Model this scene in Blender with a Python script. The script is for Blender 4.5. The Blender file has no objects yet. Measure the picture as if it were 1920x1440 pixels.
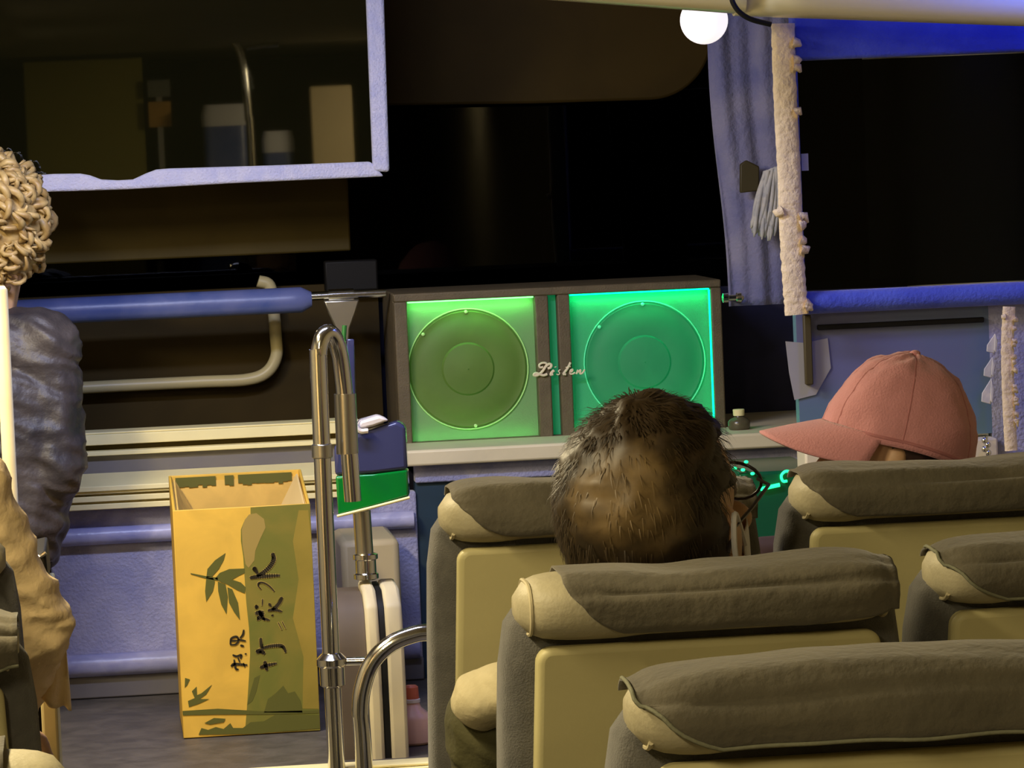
import bpy, bmesh, math, random
from mathutils import Vector, Matrix, noise
C = bpy.context.scene
COL = C.collection
R = math.radians
random.seed(7)

# ------------------------------------------------------------------ camera
FPX, VPX, VPY, ROLL, CAMZ = 7000.0, 166.0, 303.0, R(2.8), 1.55
_f = Vector((VPX - 960, -(VPY - 720), -FPX)).normalized()      # bus forward (+Y) seen in camera axes
_u = Vector((-math.sin(ROLL), math.cos(ROLL), 0))
_u = (_u - _u.dot(_f) * _f).normalized()
_r = _f.cross(_u)
ROT = Matrix((_r, _f, _u))                                     # camera axes -> world
CAM = Vector((0, 0, CAMZ))
cd = bpy.data.cameras.new('camera'); cam = bpy.data.objects.new('camera', cd); COL.objects.link(cam)
cam.matrix_world = Matrix.Translation(CAM) @ ROT.to_4x4()
cd.sensor_fit = 'HORIZONTAL'; cd.sensor_width = 36; cd.lens = FPX / 1920 * 36
cd.clip_start = 0.05; cd.clip_end = 200
C.camera = cam

def at(px, py, Y):
    """world point on the plane at distance Y down the bus that the photograph shows at (px, py)"""
    d = ROT @ Vector((px - 960, -(py - 720), -FPX))
    return CAM + d * (Y / d.y)
def ax(px, py, Y): return at(px, py, Y).x
def az(px, py, Y): return at(px, py, Y).z

# ------------------------------------------------------------------ world, exposure
w = bpy.data.worlds.new('night'); C.world = w; w.use_nodes = True
w.node_tree.nodes['Background'].inputs[0].default_value = (0.010, 0.010, 0.014, 1)
w.node_tree.nodes['Background'].inputs[1].default_value = 0.1
C.view_settings.view_transform = 'Standard'; C.view_settings.look = 'None'
C.view_settings.gamma = 1; C.view_settings.use_curve_mapping = False
C.view_settings.exposure = 0.0

# ------------------------------------------------------------------ ceiling lighting of the bus, plus an added cool fill
WARM = (1.0, 0.83, 0.50)
def area(name, loc, rot, sx, sy, power, color):
    l = bpy.data.lights.new(name, 'AREA'); l.shape = 'RECTANGLE'; l.size = sx; l.size_y = sy
    l.energy = power; l.color = color
    o = bpy.data.objects.new(name, l); COL.objects.link(o); o.location = loc; o.rotation_euler = rot
    return o
LAMPS = [(-0.42, 1.5), (-0.42, 3.5), (-0.42, 5.5)]
for (lx, ly), pw in zip(LAMPS, (38, 38, 58)): area('ceiling_lamp_light', (lx, ly, 1.985), (0, R(-12), 0), 0.16, 0.9, pw, WARM)
area('blue_lamp_light', (1.62, 6.05, 1.97), (R(20), R(-8), 0), 0.10, 0.5, 5, (0.04, 0.10, 1.0))
area('cool_fill_light', (0.15, 6.0, 1.985), (R(25), 0, 0), 0.7, 0.1, 19, (0.60, 0.66, 1.0))  # unseen cool light added to brighten the lavender plush frame

# ------------------------------------------------------------------ materials
def mat(name, col, rough=0.6, metal=0.0, var=0.0, scale=8.0, bump=0.0, bscale=60.0, col2=None, sheen=0.0,
        emit=None, estr=0.0, coat=0.0, trans=0.0, spec=0.5):
    m = bpy.data.materials.new(name); m.use_nodes = True
    nt = m.node_tree; b = nt.nodes['Principled BSDF']
    b.inputs['Base Color'].default_value = (*col, 1); b.inputs['Roughness'].default_value = rough
    b.inputs['Metallic'].default_value = metal
    b.inputs['Specular IOR Level'].default_value = spec
    if sheen: b.inputs['Sheen Weight'].default_value = sheen
    if coat: b.inputs['Coat Weight'].default_value = coat; b.inputs['Coat Roughness'].default_value = 0.08
    if trans: b.inputs['Transmission Weight'].default_value = trans
    if emit: b.inputs['Emission Color'].default_value = (*emit, 1); b.inputs['Emission Strength'].default_value = estr
    tc = nt.nodes.new('ShaderNodeTexCoord')
    if var or col2:
        n = nt.nodes.new('ShaderNodeTexNoise'); n.inputs['Scale'].default_value = scale
        n.inputs['Detail'].default_value = 5; n.inputs['Distortion'].default_value = 0.6
        nt.links.new(tc.outputs['Object'], n.inputs['Vector'])
        rp = nt.nodes.new('ShaderNodeValToRGB')
        c2 = col2 or tuple(min(1, c * (1 + var)) for c in col)
        c1 = col if col2 else tuple(c * (1 - var) for c in col)
        rp.color_ramp.elements[0].color = (*c1, 1); rp.color_ramp.elements[1].color = (*c2, 1)
        rp.color_ramp.elements[0].position = 0.35; rp.color_ramp.elements[1].position = 0.65
        nt.links.new(n.outputs['Fac'], rp.inputs[0]); nt.links.new(rp.outputs[0], b.inputs['Base Color'])
    if bump:
        n2 = nt.nodes.new('ShaderNodeTexNoise'); n2.inputs['Scale'].default_value = bscale; n2.inputs['Detail'].default_value = 4
        nt.links.new(tc.outputs['Object'], n2.inputs['Vector'])
        bp = nt.nodes.new('ShaderNodeBump'); bp.inputs['Strength'].default_value = bump; bp.inputs['Distance'].default_value = 0.01
        nt.links.new(n2.outputs['Fac'], bp.inputs['Height']); nt.links.new(bp.outputs[0], b.inputs['Normal'])
    return m

def glass_mat(name, tint, clear=0.85, rough=0.02, ior=1.5):
    """thin tinted pane: mirror-like at the surface, see-through behind"""
    m = bpy.data.materials.new(name); m.use_nodes = True; nt = m.node_tree; nt.nodes.clear()
    out = nt.nodes.new('ShaderNodeOutputMaterial'); mx = nt.nodes.new('ShaderNodeMixShader')
    fr = nt.nodes.new('ShaderNodeFresnel'); fr.inputs[0].default_value = ior
    tr = nt.nodes.new('ShaderNodeBsdfTransparent'); tr.inputs[0].default_value = (*[t * clear for t in tint], 1)
    gl = nt.nodes.new('ShaderNodeBsdfGlossy'); gl.inputs['Roughness'].default_value = rough
    nt.links.new(fr.outputs[0], mx.inputs[0]); nt.links.new(tr.outputs[0], mx.inputs[1]); nt.links.new(gl.outputs[0], mx.inputs[2])
    nt.links.new(mx.outputs[0], out.inputs[0])
    return m

M = {}
M['shell'] = mat('cream_plastic', (0.56, 0.50, 0.25), 0.5, var=0.05, scale=6, bump=0.03, bscale=300)
M['seat_fabric'] = mat('dark_grey_seat_fabric', (0.10, 0.095, 0.085), 0.9, var=0.15, scale=40, bump=0.3, bscale=500, sheen=0.3)
M['headrest'] = mat('beige_leatherette', (0.44, 0.39, 0.25), 0.55, var=0.08, scale=20, bump=0.1, bscale=200)
M['cover'] = mat('taupe_cloth', (0.105, 0.090, 0.058), 0.85, var=0.12, scale=14, bump=0.25, bscale=90, sheen=0.2)
M['hem'] = mat('grey_green_hem', (0.20, 0.20, 0.13), 0.85, var=0.1, scale=20, bump=0.15, bscale=200)
M['piping'] = mat('cream_piping', (0.55, 0.48, 0.30), 0.5)
M['cushion'] = mat('grey_cushion', (0.16, 0.15, 0.14), 0.9, bump=0.3, bscale=400)
M['black'] = mat('black_plastic', (0.008, 0.0075, 0.007), 0.5, spec=0.2)
M['chrome'] = mat('chrome', (0.78, 0.76, 0.70), 0.13, 1.0)
M['steel'] = mat('brushed_steel', (0.6, 0.57, 0.48), 0.28, 1.0)
M['plush_lav'] = mat('lavender_plush', (0.62, 0.64, 0.95), 0.9, col2=(0.74, 0.74, 0.97), scale=30, bump=0.5, bscale=220, sheen=0.6)
M['plush_blue'] = mat('blue_plush', (0.26, 0.27, 0.48), 0.85, col2=(0.43, 0.42, 0.58), scale=9, bump=0.4, bscale=160, sheen=0.4)
M['rail_blue'] = mat('blue_padded_vinyl', (0.07, 0.11, 0.33), 0.35, col2=(0.13, 0.16, 0.38), scale=12, bump=0.1, bscale=30)
M['bar_blue'] = mat('pale_blue_padded_vinyl', (0.30, 0.31, 0.56), 0.32, col2=(0.44, 0.44, 0.66), scale=16, bump=0.15, bscale=40)
M['pillar_blue'] = mat('blue_velvet_curtain', (0.13, 0.14, 0.34), 0.85, col2=(0.30, 0.285, 0.42), scale=7, bump=0.4, bscale=120, sheen=0.4)
M['royal'] = mat('royal_blue_plush', (0.035, 0.06, 0.50), 0.8, col2=(0.07, 0.11, 0.60), scale=10, bump=0.3, bscale=150, sheen=0.3)
M['cream'] = mat('cream_trim', (0.92, 0.82, 0.44), 0.45, var=0.03, scale=12)
M['ivory'] = mat('ivory_trim', (0.74, 0.66, 0.46), 0.5, var=0.05, scale=12)
M['curtain'] = mat('cream_curtain_cloth', (0.88, 0.72, 0.48), 0.9, col2=(0.76, 0.62, 0.42), scale=30, bump=0.5, bscale=90)
M['floor'] = mat('dark_grey_vinyl_floor', (0.080, 0.070, 0.060), 0.5, var=0.25, scale=18, bump=0.15, bscale=120)
M['brown'] = mat('dark_brown_vinyl', (0.040, 0.026, 0.006), 0.6, spec=0.12, var=0.15, scale=5)
M['olive'] = mat('olive_brown_vinyl', (0.070, 0.050, 0.012), 0.55, spec=0.12, var=0.15, scale=5)
M['visor'] = mat('brown_visor_vinyl', (0.060, 0.038, 0.008), 0.6, spec=0.12, var=0.15, scale=4)
M['cabinet'] = mat('brown_speaker_vinyl', (0.13, 0.10, 0.055), 0.6, var=0.1, scale=30, bump=0.2, bscale=300)
M['wall'] = mat('beige_wall_panel', (0.34, 0.30, 0.20), 0.6, var=0.06)
M['dark_wall'] = mat('dark_teal_panel', (0.008, 0.030, 0.055), 0.6, var=0.2)
M['navy_wall'] = mat('navy_panel', (0.012, 0.012, 0.050), 0.7, var=0.3)
M['grey_blue'] = mat('grey_blue_panel', (0.14, 0.13, 0.145), 0.6, col2=(0.18, 0.165, 0.15), scale=7)
M['skin'] = mat('skin', (0.56, 0.34, 0.20), 0.5, var=0.08, scale=40)
M['card'] = mat('yellow_cardboard', (0.70, 0.43, 0.055), 0.6, var=0.08, scale=14)
M['card_in'] = mat('cardboard_inside', (0.66, 0.43, 0.10), 0.75, var=0.1, scale=20)
M['card_edge'] = mat('pale_cardboard_edge', (0.70, 0.52, 0.22), 0.75)
M['ink_green'] = mat('olive_green_print', (0.22, 0.175, 0.022), 0.6, col2=(0.14, 0.145, 0.016), scale=10)
M['ink_wash'] = mat('pale_olive_print', (0.33, 0.235, 0.055), 0.6)
M['ink_dark'] = mat('dark_green_print', (0.095, 0.095, 0.010), 0.6)
M['ink_ochre'] = mat('ochre_print', (0.33, 0.235, 0.030), 0.6, col2=(0.24, 0.18, 0.02), scale=8)
M['ink_black'] = mat('brush_ink', (0.035, 0.025, 0.008), 0.6)
M['ink_halo'] = mat('pale_outline_print', (0.45, 0.33, 0.07), 0.6)

# ------------------------------------------------------------------ mesh helpers
class MB:
    def __init__(s): s.v = []; s.f = []; s.m = []
    def add(s, vs, fs, m=0):
        k = len(s.v); s.v += [tuple(v) for v in vs]
        s.f += [tuple(i + k for i in f) for f in fs]; s.m += [m] * len(fs); return s
    def box(s, x0, x1, y0, y1, z0, z1, m=0):
        vs = [(x, y, z) for z in (z0, z1) for y in (y0, y1) for x in (x0, x1)]
        return s.add(vs, [(0, 2, 3, 1), (4, 5, 7, 6), (0, 1, 5, 4), (2, 6, 7, 3), (0, 4, 6, 2), (1, 3, 7, 5)], m)
    def prism(s, pts, off, m=0):
        n = len(pts); off = Vector(off)
        vs = [Vector(p) for p in pts] + [Vector(p) + off for p in pts]
        fs = [tuple(range(n)), tuple(range(2 * n - 1, n - 1, -1))]
        fs += [(i, i + n, (i + 1) % n + n, (i + 1) % n) for i in range(n)]
        return s.add(vs, fs, m)
    def loft(s, rings, m=0, caps=True, closed=True):
        n = len(rings[0]); vs = [p for r in rings for p in r]; fs = []
        for i in range(len(rings) - 1):
            for j in range(n if closed else n - 1):
                a = i * n + j; b = i * n + (j + 1) % n
                fs.append((a, b, b + n, a + n))
        if caps and closed:
            fs.append(tuple(range(n - 1, -1, -1))); k = (len(rings) - 1) * n
            fs.append(tuple(range(k, k + n)))
        return s.add(vs, fs, m)
    def tube(s, pts, r, n=10, m=0, flat=1.0, caps=True):
        pts = [Vector(p) for p in pts]; L = len(pts)
        rs = r if isinstance(r, (list, tuple)) else [r] * L
        t0 = (pts[1] - pts[0]).normalized()
        up = Vector((0, 0, 1)) if abs(t0.z) < 0.9 else Vector((1, 0, 0))
        a = (up - up.dot(t0) * t0).normalized(); rings = []
        for i, p in enumerate(pts):
            t = (pts[min(i + 1, L - 1)] - pts[max(i - 1, 0)]).normalized()
            a = (a - a.dot(t) * t).normalized(); b = t.cross(a)
            rings.append([p + rs[i] * (a * math.cos(q) * flat + b * math.sin(q)) for q in [2 * math.pi * k / n for k in range(n)]])
        return s.loft(rings, m, caps)
    def lathe(s, prof, c=(0, 0, 0), axis='z', n=24, m=0, caps=True):
        c = Vector(c); rings = []
        for r, h in prof:
            ring = []
            for k in range(n):
                q = 2 * math.pi * k / n; x, y = r * math.cos(q), r * math.sin(q)
                d = (x, y, h) if axis == 'z' else ((x, h, y) if axis == 'y' else (h, x, y))
                ring.append(c + Vector(d))
            rings.append(ring)
        return s.loft(rings, m, caps)
    def ball(s, c, rx, ry=None, rz=None, n=16, k=10, m=0, rot=None):
        ry = ry or rx; rz = rz or rx; c = Vector(c); rings = []
        for i in range(k + 1):
            t = math.pi * (0.001 + 0.998 * i / k)
            ring = []
            for j in range(n):
                q = 2 * math.pi * j / n
                p = Vector((rx * math.sin(t) * math.cos(q), ry * math.sin(t) * math.sin(q), -rz * math.cos(t)))
                ring.append(c + (rot @ p if rot else p))
            rings.append(ring)
        return s.loft(rings, m, True)
    def grid(s, fn, nu, nv, m=0):
        vs = [fn(i / nu, j / nv) for j in range(nv + 1) for i in range(nu + 1)]
        fs = [(j * (nu + 1) + i, j * (nu + 1) + i + 1, (j + 1) * (nu + 1) + i + 1, (j + 1) * (nu + 1) + i)
              for j in range(nv) for i in range(nu)]
        return s.add(vs, fs, m)
    def capsule(s, a, ra, b, rb, n=12):
        a = Vector(a); b = Vector(b); d = b - a; L = d.length or 1e-6; t = d / L
        pts = []; rs = []
        for q in (-90, -60, -30): pts.append(a + t * ra * math.sin(R(q))); rs.append(max(1e-4, ra * math.cos(R(q))))
        pts += [a, b]; rs += [ra, rb]
        for q in (30, 60, 90): pts.append(b + t * rb * math.sin(R(q))); rs.append(max(1e-4, rb * math.cos(R(q))))
        return s.tube(pts, rs, n)
    def build(s, name, mats, parent=None, smooth=True, bevel=0, segs=2, sub=0, solid=0, angle=40):
        me = bpy.data.meshes.new(name); me.from_pydata(s.v, [], s.f)
        for mm in (mats if isinstance(mats, (list, tuple)) else [mats]): me.materials.append(mm)
        me.polygons.foreach_set('material_index', s.m)
        bm = bmesh.new(); bm.from_mesh(me); bmesh.ops.recalc_face_normals(bm, faces=bm.faces); bm.to_mesh(me); bm.free()
        me.polygons.foreach_set('use_smooth', [smooth] * len(me.polygons))
        o = bpy.data.objects.new(name, me); COL.objects.link(o)
        if parent: o.parent = parent
        if solid:
            md = o.modifiers.new('s', 'SOLIDIFY'); md.thickness = solid; md.offset = 0
        if bevel:
            md = o.modifiers.new('b', 'BEVEL'); md.width = bevel; md.segments = segs; md.limit_method = 'ANGLE'; md.angle_limit = R(35)
        if sub:
            md = o.modifiers.new('u', 'SUBSURF'); md.levels = sub; md.render_levels = sub
        if smooth and not sub: me.set_sharp_from_angle(angle=R(angle))
        return o

def fused(mb, name, m, parent=None, voxel=0.006, it=6, noise_amp=0.0, noise_scale=30.0):
    """all the volumes of mb melted into one continuous skin"""
    o = mb.build('tmp', m)
    md = o.modifiers.new('r', 'REMESH'); md.mode = 'VOXEL'; md.voxel_size = voxel
    md = o.modifiers.new('s', 'SMOOTH'); md.factor = 0.5; md.iterations = it
    dg = bpy.context.evaluated_depsgraph_get(); me = bpy.data.meshes.new_from_object(o.evaluated_get(dg))
    bpy.data.objects.remove(o)
    if noise_amp:
        nr = [v.normal.copy() for v in me.vertices]
        for v, n_ in zip(me.vertices, nr):
            q_ = Vector((v.co.x * noise_scale * .55 + v.co.z * 6, v.co.y * noise_scale * .55, v.co.z * noise_scale * 1.25 + v.co.x * 9))
            v.co += n_ * noise_amp * (.9 - 2.2 * abs(noise.noise(q_)) + .5 * noise.noise(q_ * 2.3))
    me.name = name; me.polygons.foreach_set('use_smooth', [True] * len(me.polygons))
    if not me.materials: me.materials.append(m)
    p = bpy.data.objects.new(name, me); COL.objects.link(p)
    if parent: p.parent = parent
    return p

def tag(o, label, cat, group=None, kind=None):
    o['label'] = label; o['category'] = cat
    if group: o['group'] = group
    if kind: o['kind'] = kind
    return o
def struct(o, label=None, cat=None):
    o['kind'] = 'structure'
    if label: o['label'] = label
    if cat: o['category'] = cat
    return o
def thing(name, label, cat, loc=(0, 0, 0), group=None, rz=0):
    o = bpy.data.objects.new(name, None); COL.objects.link(o); o.location = loc; o.rotation_euler = (0, 0, rz)
    o.empty_display_size = 0.05
    return tag(o, label, cat, group)
def rel(mb, loc):
    loc = Vector(loc); mb.v = [tuple(Vector(v) - loc) for v in mb.v]; return mb
def smooth_path(pts, n=8):
    """Catmull-Rom through pts"""
    P = [Vector(p) for p in pts]; P = [2 * P[0] - P[1]] + P + [2 * P[-1] - P[-2]]; out = []
    for i in range(1, len(P) - 2):
        for k in range(n):
            t = k / n; a, b, c, d = P[i - 1:i + 3]
            out.append(0.5 * ((2 * b) + (c - a) * t + (2 * a - 5 * b + 4 * c - d) * t * t + (-a + 3 * b - 3 * c + d) * t ** 3))
    out.append(P[-2]); return out

# ------------------------------------------------------------------ the setting
XL, XR, YB, YF, ZC = -1.10, 1.70, -3.0, 8.15, 2.0
YP, YPB = 6.20, 7.20                       # raised front platform: nosing and back
ZP = az(300, 1330, 7.0)
struct(MB().box(XL, XR, YB, 8.4, -0.08, 0).build('floor', M['floor'], smooth=False), 'dark vinyl floor along the bus', 'floor')
struct(MB().box(XL, XR, YB, 8.4, ZC, ZC + 0.06).build('ceiling', M['wall'], smooth=False), 'beige bus ceiling', 'ceiling')
struct(MB().box(XL - 0.06, XL, YB, 8.4, 0, ZC).build('wall_left', M['wall'], smooth=False), 'left side wall of the bus', 'wall')
struct(MB().box(XR, XR + 0.06, YB, 8.4, 0, ZC).build('wall_right', M['wall'], smooth=False), 'right side wall of the bus', 'wall')
struct(MB().box(XL, XR, YB - 0.06, YB, 0, ZC).build('wall_rear', M['brown'], smooth=False), 'dark rear wall of the bus', 'wall')

# lamps on the ceiling (their light is set at the top)
M['lamp_glow'] = mat('warm_lamp_diffuser', (0.9, 0.85, 0.7), 0.5, emit=WARM, estr=3.0)
for k, (lx, ly) in enumerate(LAMPS):
    t = thing('ceiling_lamp', 'warm white ceiling lamp strip over the left seats, %s' % ['rearmost', 'middle one', 'nearest the windscreen'][k],
              'lamp', (lx, ly, ZC), 'ceiling lamp strips')
    MB().box(-0.11, 0.11, -0.48, 0.48, -0.010, -0.0005).build('lamp_housing', M['cream'], t, bevel=0.003)

# raised platform at the front, with cream nosing
struct(MB().box(-0.115, XR, YP, 8.4, 0.0005, ZP).build('floor_front', M['floor'], smooth=False), 'raised grey vinyl platform at the front', 'floor')
nz = MB()
for k in range(3): nz.box(-0.10, 1.25, YP - 0.030, YP - 0.001, ZP - 0.036 + k * 0.013, ZP - 0.026 + k * 0.013)
nz.box(-0.10, 1.25, YP - 0.022, YP + 0.03, ZP + 0.001, ZP + 0.006)
struct(nz.build('trim_1', M['cream'], bevel=0.002), 'cream ribbed nosing along the platform edge', 'trim')

# blue upholstered panel behind the box with two padded bars
pz0, pz1 = ZP, az(300, 948, 7.18)
t = thing('upholstered_bulkhead', 'blue plush panel with two padded bars behind the yellow carton', 'panel', (0.25, 7.22, ZP))
L0 = t.location
rel(MB().box(-0.110, 0.60, 7.20, 7.24, ZP + 0.002, pz1), L0).build('board', M['plush_blue'], t, bevel=0.004)
for py, rr in ((1005, 0.017), (1247, 0.022)):
    z = az(200, py, 7.18); a = 7.198 - rr * 0.6
    pts = [(-0.108 + 0.70 * k / 24, a, z) for k in range(25)]
    rel(MB().tube(pts, rr, 14), L0).build('padded_bar', M['bar_blue'], t)
rel(MB().box(-0.110, 0.60, 7.185, 7.1995, ZP + 0.001, ZP + 0.045), L0).build('kick_strip', M['grey_blue'], t, bevel=0.003)

# cream step trim over the panel: ribbed face, sloping top with a cut corner
z0 = pz1; z1 = az(300, 905, 7.16); z2 = az(300, 882, 7.24)
st = MB()
hh = (z1 - z0) / 3
for k in range(3):
    st.box(-0.122, 0.50, 7.150 + 0.004 * (2 - k), 7.199, z0 + hh * k, z0 + hh * k + hh * 0.72)
    st.box(-0.120, 0.50, 7.172, 7.199, z0 + hh * k, z0 + hh * (k + 1))
st.prism([(-0.122, 7.145, z1), (0.50, 7.145, z1), (0.50, 7.25, z2), (-0.085, 7.25, z2)], (0, 0, -0.010))
struct(st.build('trim_2', M['cream'], bevel=0.0015), 'cream ribbed step trim above the blue padded panel', 'trim')
z3 = az(350, 842, 7.30)
struct(MB().box(-0.085, 0.50, 7.25, 7.29, z1, z3).build('trim_3', M['grey_blue'], smooth=False), 'grey blue band between two cream trims', 'trim')
z4 = az(350, 800, 7.30)
ut = MB(); h = (z4 - z3)
ut.box(-0.10, 0.50, 7.235, 7.30, z3, z3 + h * 0.20); ut.box(-0.10, 0.50, 7.27, 7.30, z3 + h * 0.2, z3 + h * 0.45, 1)
ut.box(-0.10, 0.50, 7.250, 7.30, z3 + h * 0.45, z3 + h * 0.92); ut.box(-0.10, 0.50, 7.26, 7.34, z3 + h * 0.92, z3 + h)
struct(ut.build('trim_4', [M['cream'], M['olive']], bevel=0.0015), 'cream upper trim in front of the dark dash', 'trim')

# dark front bulkhead, black gap, olive blind board, windscreen, brown visor
zb = az(350, 545, 7.62)
struct(MB().box(XL, 0.575, 7.62, 7.66, 0, zb).build('wall_front', M['brown'], smooth=False), 'dark brown bulkhead below the windscreen', 'wall')
struct(MB().box(0.575, XR, 7.72, 7.76, ZP, az(1200, 545, 7.72)).build('wall_front_right', M['navy_wall'], smooth=False), 'dark navy bulkhead behind the speaker', 'wall')
zo = az(350, 484, 7.66)
bb = MB(); xb = ax(655, 400, 7.66)
bb.box(XL, xb, 7.66, 7.69, zo, 1.99)
struct(bb.build('trim_5', M['olive'], bevel=0.004), 'olive brown board behind the hanging panel', 'trim')
M['glass'] = glass_mat('windscreen_glass', (0.12, 0.13, 0.13), ior=1.22)
wsx0, wsx1 = XL, XR
win = MB().box(wsx0, wsx1, 8.10, 8.106, zb - 0.10, 1.995).build('window_1', M['glass'], smooth=False)
struct(win, 'black night windscreen across the front', 'window')
struct(MB().box(XL, XR, 8.06, 8.16, 0.0, zb - 0.101).build('wall_front_low', M['black'], smooth=False), 'black wall under the windscreen', 'wall')
v0 = [(ax(715, 100, 7.85), 1.995), (ax(715, 195, 7.85), az(715, 198, 7.85))]
vz = az(1150, 190, 7.85); vx1 = ax(1335, 60, 7.85); rad = 0.15
vpts = v0 + [(ax(1000, 194, 7.85), az(1000, 194, 7.85))]
for k in range(13):
    q = R(-90 + 90 * k / 12); vpts.append((vx1 - 0.135 + 0.135 * math.cos(q), vz + 0.135 + 0.135 * math.sin(q)))
vpts.append((vx1, 1.995))
vs = MB().prism([(x, 7.85, z) for x, z in vpts], (0, 0.02, 0)).build('sun_visor', M['visor'], bevel=0.006)
tag(vs, 'wide dark brown sun visor with a rounded corner above the speaker', 'visor')
bs = MB().box(ax(606, 500, 7.6), 0.572, 7.56, 7.60, az(600, 548, 7.58), az(600, 490, 7.58)).build('black_bracket', M['black'], bevel=0.004)
tag(bs, 'small black bracket block at the end of the black gap', 'bracket')
# ledge under the speaker
lz1, lz0 = az(900, 836, 7.20), az(900, 866, 7.20)
lg = MB(); lg.box(0.575, 1.69, 7.17, 7.715, lz0, lz1)
struct(lg.build('trim_6', M['ivory'], bevel=0.005), 'ivory ledge the speaker stands on', 'trim')
struct(MB().box(0.60, 1.69, 7.20, 7.24, az(900, 900, 7.2), lz0).build('trim_7', M['plush_blue'], bevel=0.003), 'blue plush strip under the ivory ledge', 'trim')
struct(MB().box(0.60, 1.69, 7.21, 7.25, ZP, az(900, 900, 7.2)).build('wall_front_below', M['dark_wall'], smooth=False), 'dark teal panel below the ledge', 'wall')

# ------------------------------------------------------------------ hanging dark panel in lavender plush frame
YPN = 7.30
t = thing('hanging_panel', 'dark reflective glass panel in a lavender plush frame hanging at upper left', 'panel', (0.02, YPN, 1.52))
L0 = t.location
def z1px(l): return [at(x / 2.526, y / 2.526, YPN) for x, y in l]
top = z1px([(-900, 866), (110, 835), (250, 824), (380, 822), (425, 830), (480, 850), (560, 854), (630, 850), (690, 822), (740, 803), (800, 798), (1300, 783), (1755, 765)])
bot = z1px([(1820, 836), (1500, 850), (1100, 868), (600, 897), (130, 912), (-900, 945)])
fx0, fx1 = ax(1750 / 2.526, 330, YPN), ax(1828 / 2.526, 330, YPN)
fm = MB().prism(top + bot, (0, 0.035, 0))
xr0, xr1 = ax(692, 150, YPN), ax(724, 150, YPN)
zc0 = bot[0].z
rel(fm, L0).build('frame_bottom', M['plush_lav'], t, bevel=0.006, segs=3)
rb = MB().prism([Vector((xr0, YPN - 0.003, zc0 + 0.012)), Vector((xr1 - .001, YPN - 0.003, zc0 + .008)), Vector((xr1 + 0.004, YPN - 0.003, 1.93)), Vector((xr0 + 0.002, YPN - 0.003, 1.93))], (0, 0.041, 0))
rel(rb, L0).build('frame_side', M['plush_lav'], t, bevel=0.007, segs=3)
rel(MB().box(top[0].x, xr1, YPN - 0.002, YPN + 0.036, 1.93, 1.96), L0).build('frame_top', M['plush_lav'], t, bevel=0.006)
M['mirror_glass'] = mat('black_mirror_glass', (0.006, 0.006, 0.002), 0.015, spec=1.0)
rel(MB().box(top[0].x, xr0 + 0.004, YPN + 0.014, YPN + 0.022, bot[3].z + 0.008, 1.93), L0).build('glass', M['mirror_glass'], t, smooth=False)
for x in (0.05, 0.50):
    rel(MB().box(x, x + 0.03, YPN + 0.01, YPN + 0.026, 1.96, ZC - 0.001), L0).build('hanger', M['black'], t)

# blue padded rail with chrome end and bracket
YR = 7.42
t = thing('padded_rail', 'blue padded horizontal rail with chrome end in front of the dash', 'rail', (0.15, YR, 1.26))
L0 = t.location; zr = az(350, 572, YR)
pr = [(-0.60 + 1.027 * k / 50, YR, zr) for k in range(51)]
rel(MB().tube(pr, [0.012] + [0.0255] * 49 + [0.015], 18), L0).build('padding', M['rail_blue'], t)
rel(MB().tube([(0.42, YR, zr + .006), (0.575, YR, zr + .006)], 0.009, 14), L0).build('rail_end', M['chrome'], t)
xb = ax(640, 570, YR)
rel(MB().tube([(xb - .025, YR, zr + .006), (xb + .025, YR, zr + .006)], 0.0125, 14), L0).build('tee_collar', M['chrome'], t)
rel(MB().loft([[(xb - .036 * s, YR - .012, z), (xb + .036 * s, YR - .012, z), (xb + .036 * s, YR + .012, z), (xb - .036 * s, YR + .012, z)]
              for s, z in ((1, zr - .004), (.75, zr - .03), (.4, zr - .06), (.3, zr - .09))]), L0).build('tee_bracket', M['steel'], t, bevel=0.003)
rel(MB().tube([(xb + .012, YR, zr - .085), (xb + .012, YR, ZP + 0.001)], 0.011, 12), L0).build('rail_post', M['steel'], t)
# bent cream tube below it
YT = 7.58
tp = smooth_path([at(x, y, YT) for x, y in [(484, 527), (505, 535), (512, 570), (517, 630), (518, 668), (500, 698), (462, 712), (380, 716), (250, 722), (120, 729)]], 8)
o = MB().tube(tp, 0.0125, 14).build('bent_tube', mat('cream_painted_tube', (0.50, 0.43, 0.22), 0.4), angle=60)
tag(o, 'bent cream tube below the blue padded rail', 'tube')

# ------------------------------------------------------------------ yellow water carton
bx0, bx1, by0, by1 = 0.118, 0.362, 6.62, 6.88
bz0, bz1 = ZP + 0.0015, az(445, 951, 6.62)
t = thing('cardboard_box', 'open yellow cardboard carton printed with bamboo and brush characters', 'box', ((bx0 + bx1) / 2, (by0 + by1) / 2, bz0))
L0 = t.location; T = 0.005
bt = bz1 + 0.040
c = MB()
c.box(bx0, bx1, by0, by0 + T, bz0, bz1)                                   # front wall
c.box(bx0, bx1, by1 - T, by1, bz0, bt)                                     # back wall, a little taller
c.box(bx0, bx1, by0 + T, by1 - T, bz0, bz0 + T)                            # bottom
for x in (bx0, bx1 - T):                                                   # side walls with sloping rim
    c.prism([(x, by0 + T, bz0), (x, by1 - T, bz0), (x, by1 - T, bt), (x, by0 + T, bz1)], (T, 0, 0))
rel(c, L0).build('walls', M['card'], t, bevel=0.0012)
i_ = MB(); e = 0.0006
i_.box(bx0 + T + e, bx1 - T - e, by1 - T - .002, by1 - T - e, bz0 + .02, bt - .012)
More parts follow.
